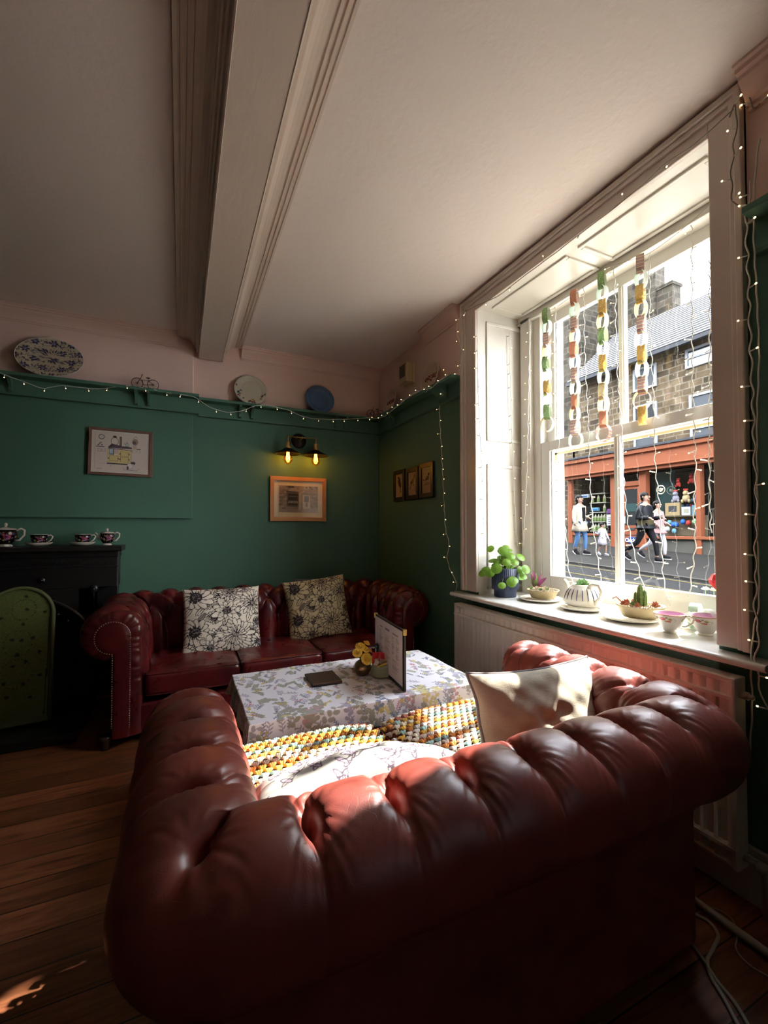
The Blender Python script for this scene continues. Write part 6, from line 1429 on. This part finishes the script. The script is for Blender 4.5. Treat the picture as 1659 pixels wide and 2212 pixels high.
for (x, y, h_, R, lx) in ((0, 0, .105, .0115, .0), (-.010, .014, .070, .008, -.2), (.012, -.012, .080, .009, .15)):
    cb.lathe([(R * .8, .04), (R, .06), (R * .95, .04 + h_ * .6), (R * .7, .04 + h_ * .9), (0, .04 + h_)], 20, c=(x, y, 0), fr=lambda t: 1 + .22 * cos(5 * t))
cb.build('cactus_stem', 'cactus', d)
cs = MB()
for k in range(70): a = r.uniform(0, 6.28); z_ = r.uniform(.06, .15); cs.ball((.018 * cos(a), .018 * sin(a), z_), .0016, 5)
cs.build('cactus_spines', 'gravel', d)
for (x, y, R, mm) in ((-.06, .035, .02, 'succulent_red'), (-.03, .045, .022, 'succulent_red'), (.02, -.055, .022, 'succulent_red'), (-.05, -.02, .018, 'succulent_red'), (-.035, .01, .018, 'succulent_green'), (.03, .05, .018, 'succulent_red')): rosette(d, x, y, .052, R, mm, 11, 1.0)
MB().tube([(-.05, .04, .05), (-.07, .065, .085), (-.075, .08, .075)], .003, 6).build('trailing_stem', 'succulent_red', d)
imR = Img(220, 90, 'bfb8ad'); rr_ = random.Random(12)
for k in range(3):
    x = .17 + k / 3; y = .76
    for (dx, dy, s) in ((0, 0, .07), (.075, -.14, .045), (-.07, .04, .035)):
        for q in range(6): a = q * 1.05; imR.ell(x + dx + s * .30 * cos(a), y + dy + s * .75 * sin(a), s * .27, s * .55, ('8f2338', 'b0475a')[q % 2], a)
        imR.ell(x + dx, y + dy, s * .2, s * .4, 'c98a52')
    for q in range(9): a = rr_.uniform(0, 6.3); imR.ell(x + .09 * cos(a), y + .12 * sin(a) - .03, .022, .028, rr_.choice(('5d6b3c', '7b7a45', '9b7a3c')), a)
    imR.line([(x + .08, y + .1), (x + .16, y - .04), (x + .13, y - .16)], .012, '7b7a45')
imR.rect(0, .965, 1, 1, '8a5a2c')
def rosecup(label, x, y, hrz):
    t = thing('rose_teacup', label, 'cup', (x, y, SZ)); printed_lathe(MB(), [(.024, .008), (.030, .016), (.040, .036), (.050, .058), (.057, .074)], imR, rep=1.0, seg=84, up=14).build('cup_body', 'printed_glaze', t)
    MB().lathe([(0, 0), (.024, 0), (.025, .003), (.021, .008), (.024, .009)], 28).build('foot_ring', 'cream_glaze', t); MB().lathe([(.057, .074), (.0575, .0755), (.0555, .0745), (.046, .052), (.030, .018), (0, .013)], 32).build('cup_lining', 'pink_glaze', t)
    MB().tube([(.0572 * cos(a), .0572 * sin(a), .0752) for a in np.linspace(0, 2 * pi, 44, endpoint=False)], .0009, 5, close=True).build('gold_rim', 'gold_rim', t)
    hx, hy_ = cos(hrz), sin(hrz); MB().tube([(hx * q, hy_ * q, z_) for q, z_ in ((.050, .064), (.066, .074), (.080, .066), (.076, .048), (.062, .036), (.050, .028), (.040, .030))], [.003, .0036, .0038, .0036, .0034, .003, .0025], 8).build('handle', 'cream_glaze', t)
rosecup('white china teacup with red roses, its handle to the right, near the sill front', 1.768, 1.090, -1.25); rosecup('white china teacup with red roses, half hidden by the right window casing', 1.850, 1.005, 1.4)
saucer_d('white saucer under the rose cup by the right casing', 1.85, 1.005, .0001) if False else None

# ------------------------------------------------------------------ paper chains
def paper(name, outer, kind=None):
    q = M(name, outer, .8); MT[name] = q
    if kind == 'stripe':
        v = q.vec((1, 1, 1)); sp_ = q.n('ShaderNodeSeparateXYZ'); q.l(v, sp_.inputs[0]); f_ = mth(q, 'FRACT', mth(q, 'MULTIPLY', sp_.outputs['Z'], 62)); q.base(q.ramp(f_, [(0, (.45, .22, .22)), (.30, (.45, .22, .22)), (.34, (.65, .55, .30)), (.62, (.62, .55, .42)), (.66, (.32, .22, .32)), (1, (.58, .44, .42))]))
    if kind == 'dots': q.base(q.mix(q.ramp(q.voro(q.vec(), 95), [(.22, 1.0), (.27, 0.0)]), outer, (.55, .58, .45)))
    t_ = q.n('ShaderNodeBsdfTranslucent'); mx = q.n('ShaderNodeMixShader'); mx.inputs[0].default_value = .5
    if q.colsock: q.l(q.colsock, t_.inputs[0])
    else: t_.inputs[0].default_value = (*outer, 1)
    q.l(q.b.outputs[0], mx.inputs[1]); q.l(t_.outputs[0], mx.inputs[2]); q.l(mx.outputs[0], q.t.nodes['Material Output'].inputs['Surface'])
paper('paper_green', (.25, .38, .16), 'dots'); paper('paper_mustard', (.60, .38, .11), 'dots'); paper('paper_terracotta', (.58, .26, .17)); paper('paper_stripe', (.4, .3, .2), 'stripe'); paper('paper_white', (.72, .72, .68)); paper('paper_mint', (.55, .70, .58), 'dots'); paper('paper_cream', (.62, .50, .30), 'dots')
def link(parent, c, R, wd, yaw, tall, mat, name='link', tilt=0, mat_in='paper_white', flat=.92):
    n_ = 26; G1 = np.zeros((n_, 2, 3)); G2 = np.zeros((n_, 2, 3))
    for i in range(n_):
        a = 2 * pi * i / n_ - pi / 2
        for j, s in enumerate((-1, 1)):
            for G, q in ((G1, 1.0), (G2, .985)): G[i, j] = (R * q * cos(a) * flat, s * wd / 2, R * q * sin(a) * tall)
    b = MB().grid(G1, cu=True, m=0).grid(G2, cu=True, m=1, flip=True); o = b.build(name, [mat, mat_in], parent); o.location = c; o.rotation_euler = (0, tilt, yaw); return o
sheets = {'g': 'paper_green', 'm': 'paper_mustard', 't': 'paper_terracotta', 's': 'paper_stripe', 'w': 'paper_white', 'i': 'paper_mint', 'c': 'paper_cream'}
def pchain(label, px, ytop, seq, yaw0, x=1.995, dz=.0735, R=.0405):
    p0 = P(px, ytop, x=x); o = thing('paper_chain', label, 'paper chain', p0, group='paper chains hanging in the window'); rq = random.Random(px)
    for k, ch in enumerate(seq):
        link(o, (rq.uniform(-.003, .003), rq.uniform(-.003, .003), -.05 - dz * k), R, .034, yaw0 + ((1.15 if k < len(seq) - 2 else 1.5) if k % 2 else 0) + rq.uniform(-.15, .15), 1.14, sheets[ch], tilt=rq.uniform(-.05, .05), mat_in=('paper_cream', 'paper_mint', 'paper_white')[k % 3] if k % 2 else 'paper_white', flat=.60 if k < len(seq) - 2 else .9)
    return o
YW = math.radians(22)
pchain('leftmost paper chain with dotted green top link, hanging to the meeting rail', 1180, 664, 'gwswgwmwgw', YW); pchain('second paper chain from the left with a terracotta top link', 1240, 624, 'twswtwsitwsi', YW)
pchain('third paper chain from the left, with green and mustard links', 1300, 585, 'gwmwgwmicwts', YW); pchain('rightmost long paper chain with a striped top link', 1383, 548, 'swmiswmwswm', YW)
q0 = P(1502, 1322, x=1.93); o = thing('paper_chain', 'loose mint green paper links lying on the sill behind the cups', 'paper chain', (q0[0], q0[1], SZ), group=None)
link(o, (0, 0, .052), .052, .034, .3, 1.0, 'paper_mint', tilt=.2); link(o, (-.02, -.055, .045), .045, .034, 1.4, 1.0, 'paper_white', tilt=-.1); link(o, (-.01, .075, .026), .030, .036, .8, .8, 'paper_white'); link(o, (-.04, .02, .028), .030, .036, 2.0, .85, 'paper_cream')

# ------------------------------------------------------------------ fairy lights
mk('light_cable', (.70, .70, .64), .4); mk('light_stem', (.60, .60, .54), .3); mk('light_tip', (1, .8, .5), .4, emit=(1.0, .66, .30), es=2.6); mk('cable_dark', (.20, .18, .14), .5)
bulb_me = None
def fairy(label, pts, step=.085, mat='light_cable', rad=.0021, jit=.004, group='fairy light strings', seed=0, stem=.028, off=0.03, side=None):
    """pts in world space; bulbs stand off the cable on short stems"""
    global bulb_me
    rq = random.Random(seed); pts = [np.array(p, float) for p in pts]; S = []
    for i in range(len(pts) - 1):
        p0, p1, p2, p3 = (pts[max(0, min(len(pts) - 1, q))] for q in (i - 1, i, i + 1, i + 2)); n_ = max(3, int(np.linalg.norm(p2 - p1) / .012))
        for t in np.linspace(0, 1, n_, endpoint=False): S.append(.5 * (2 * p1 + (p2 - p0) * t + (2 * p0 - 5 * p1 + 4 * p2 - p3) * t * t + (3 * p1 - p0 - 3 * p2 + p3) * t ** 3))
    S.append(pts[-1]); S = np.array(S); ph = rq.uniform(0, 6)
    for i in range(len(S)): S[i] += np.array((0, jit * sin(i * .9 + ph), jit * .6 * sin(i * .55 + ph * 2)))
    o = thing('fairy_lights', label, 'fairy lights', tuple(S[0]), group=group); S0 = S - S[0]
    MB().tube(S0, rad, 5).build('cable', mat, o)
    d = np.concatenate([[0], np.cumsum(np.linalg.norm(np.diff(S, axis=0), axis=1))]); k = 0; q = off
    while q < d[-1]:
        i = int(np.searchsorted(d, q)); i = min(i, len(S0) - 1); c = Vector(S0[i]); s = (-1) ** k if rq.random() < .8 else 1
        dr_ = Vector(side(s, rq)) if side else Vector((-.25, s * .9, rq.uniform(-.5, .35))); dr_.normalize()
        if bulb_me is None:
            b = MB().tube([(0, 0, 0), (0, 0, .4), (0, 0, .82)], [.0018, .0026, .0024], 6, m=0); b.v[-1] = b.v[-1] * np.array((1, 1, stem)); b.tube([(0, 0, stem * .80), (0, 0, stem * .88), (0, 0, stem * .98), (0, 0, stem * 1.02)], [.0022, .0028, .0025, .0010], 8, m=1)
            t = b.build('bulb', ['light_stem', 'light_tip'], o); bulb_me = t.data
        else: t = bpy.data.objects.new('bulb', bulb_me); C.objects.link(t); t.parent = o
        t.location = c; t.rotation_euler = dr_.to_track_quat('Z', 'Y').to_euler(); q += step * rq.uniform(.85, 1.15); k += 1
    return o
GX = 2.012
def wp(pix, x=GX): return [P(a, c, x=x) for a, c in pix]
fairy('fairy light strand hanging down the left panelled reveal of the window', [P(a, c, y=2.188) for a, c in ((1100, 716), (1102, 800), (1106, 950), (1112, 1080), (1118, 1180))] , seed=1, jit=.002)
fairy('fairy light strand hanging at the left sash box, beside the reveal panel', wp([(1146, 700), (1143, 800), (1140, 950), (1137, 1050), (1130, 1180)], 1.99), seed=2, jit=.003)
fairy('fairy light strand between the leftmost two paper chains', wp([(1200, 665), (1203, 760), (1207, 900), (1208, 1050), (1222, 1150), (1228, 1230), (1240, 1260)]), seed=3)
fairy('fairy light strand between the second and third paper chains', wp([(1261, 622), (1263, 760), (1270, 900), (1275, 1050), (1283, 1150), (1296, 1240), (1303, 1280)]), seed=4)
fairy('fairy light strand in front of the centre glazing bar', wp([(1326, 573), (1329, 650), (1332, 780), (1342, 920), (1349, 1060), (1360, 1150), (1385, 1250), (1400, 1290)]), seed=5)
fairy('fairy light strand just right of the rightmost long paper chain', wp([(1403, 546), (1404, 700), (1411, 850), (1415, 1000), (1424, 1090), (1430, 1200), (1433, 1250), (1447, 1310)]), seed=6)
fairy('fairy light strand nearest the right side of the glass', wp([(1494, 485), (1495, 700), (1497, 850), (1502, 1000), (1499, 1100), (1502, 1170), (1496, 1230), (1488, 1290)]), seed=7)
fairy('fairy light strand half hidden against the right casing', wp([(1533, 560), (1533, 800), (1532, 1000), (1536, 1150)]), seed=8)
fairy('supporting cord of lights looped along the window head', wp([(1098, 712), (1140, 690), (1200, 664), (1262, 620), (1300, 590), (1326, 573), (1404, 546), (1494, 478), (1534, 440)], 2.0), step=.33, mat='cable_dark', seed=9, jit=.001, rad=.0011)
sd = lambda s, rq: (-.5, -.3 * s, -.8)
fairy('string of lights draped along the back wall rail', [P(a, c, y=3.525) for a, c in ((-8, 803), (45, 822), (92, 838), (135, 833), (180, 838), (218, 840), (255, 835), (280, 834), (322, 840), (360, 848), (395, 853), (420, 858), (455, 880), (490, 890), (520, 888), (548, 878), (575, 875), (622, 886), (660, 901), (705, 906), (760, 905), (800, 902))], step=.115, seed=10, side=lambda s, rq: (rq.uniform(-.4, .4), -.5, -.8 * s if s > 0 else -.9), jit=.002)
fairy('string of lights climbing along the right wall rail', [P(a, c, x=1.575) for a, c in ((806, 904), (828, 900), (850, 884), (870, 868), (890, 852), (912, 842), (932, 838), (952, 820))] + [P(a, c, x=1.64) for a, c in ((970, 812), (992, 806))], step=.10, seed=11, jit=.002, side=lambda s, rq: (-.6, .3 * s, .2 * s))
fairy('fairy light strand hanging down the green wall left of the window', [P(a, c, x=1.668) for a, c in ((960, 790), (952, 822), (949, 880), (953, 960), (957, 1040), (961, 1120), (964, 1150), (970, 1175), (966, 1205), (974, 1235), (986, 1258), (983, 1290))], step=.095, seed=12, side=lambda s, rq: (-.3, -.9 * s, rq.uniform(-.4, .2)))
fairy('lights looped up the pink wall to the corner of the window casing', [P(a, c, x=1.64) for a, c in ((992, 802), (998, 760), (986, 715), (992, 690), (1000, 672))], step=.09, seed=13)
fairy('string of lights running along the top casing of the window', [P(a, c, x=1.628) for a, c in ((998, 678), (1030, 660), (1075, 640), (1130, 598), (1187, 556), (1260, 500), (1320, 455), (1390, 398), (1440, 352), (1500, 312), (1560, 258), (1584, 236))], step=.22, mat='cable_dark', seed=14, jit=.001, side=lambda s, rq: (-.4, .2 * s, -.9 * s))
fairy('fairy light strand down the inner edge of the left casing', [P(a, c, x=1.66) for a, c in ((1031, 715), (1032, 800), (1035, 900), (1040, 1000), (1043, 1100), (1046, 1180))], seed=15, jit=.002, step=.10)
fairy('tangle of lights hooked over the upper right corner of the casing', [P(a, c, x=1.625) for a, c in ((1578, 250), (1583, 228), (1592, 240), (1588, 290), (1582, 350), (1580, 410), (1590, 445), (1612, 452), (1618, 440))], step=.085, seed=16, mat='cable_dark', side=lambda s, rq: (-.3, -.9 * s, .3))
fairy('lights strung across the pink wall right of the window', [P(a, c, x=1.655) for a, c in ((1610, 205), (1630, 232), (1650, 215), (1675, 200))] , step=.06, seed=17, mat='cable_dark')
fairy('twisted strand of lights hanging down the right outer edge of the casing', [P(a, c, x=1.625) for a, c in ((1624, 390), (1616, 440), (1612, 480), (1615, 560), (1618, 640), (1622, 760), (1627, 880), (1629, 960), (1635, 1100), (1632, 1190), (1634, 1260), (1631, 1320), (1640, 1372), (1632, 1420), (1640, 1480), (1656, 1530))], step=.105, rad=.0026, seed=18, side=lambda s, rq: (-.3, s * .9, .1))
fairy('plain power lead of the lights beside the twisted strand', [P(a, c, x=1.635) for a, c in ((1640, 300), (1631, 380), (1628, 500), (1634, 620), (1640, 760), (1636, 900), (1636, 1060), (1638, 1180), (1640, 1300), (1628, 1360), (1622, 1440), (1625, 1520), (1620, 1620))], step=9, off=8.9, rad=.0028, seed=19, jit=.001)
# suction hook on the glass and a red glass drop
sh_ = P(1427, 1058, x=2.028); o = thing('suction_hook', 'round clear suction hook stuck on the lower right pane', 'hook', sh_); MB().tube([(0, .019 * cos(a), .019 * sin(a)) for a in np.linspace(0, 2 * pi, 30, endpoint=False)], .0022, 6, close=True).build('rim', 'light_stem', o); MB().ball((0, 0, 0), .009, 10, sq=(.6, 1, 1)).build('hook_stem', 'light_stem', o)
mk('red_glass', (.62, .02, .03), .15); q0 = P(1545, 1256, x=2.0); o = thing('hanging_ornament', 'red faceted ornament hanging at the lower right edge of the glass', 'ornament', q0)
MB().lathe([(0, -.034), (.022, -.006), (.024, .006), (.010, .030), (0, .034)], 6).build('glass_drop', 'red_glass', o, smooth=False); MB().tube([(0, 0, .034), (0, .004, .30)], .0008, 4).build('thread', 'light_cable', o)
# pale spring flowers outside on the stone sill
mk('daffodil', (.75, .66, .20), .6); mk('petal_white', (.75, .74, .66), .6)
for k, (yy, mm) in enumerate(((1.20, 'petal_white'), (1.165, 'daffodil'), (1.13, 'petal_white'), (1.10, 'daffodil'))):
    o = thing('spring_flower', ('white bloom farthest left', 'yellow bloom second from left', 'white bloom second from right', 'yellow bloom farthest right')[k] + ' of the flowers outside the right pane', 'flower', (2.215, yy, .86)); rosette(o, 0, 0, .055, .022, mm, 8, .6); MB().tube([(0, 0, 0), (0, 0, .055)], .002, 5).build('stem', 'stem_green', o)
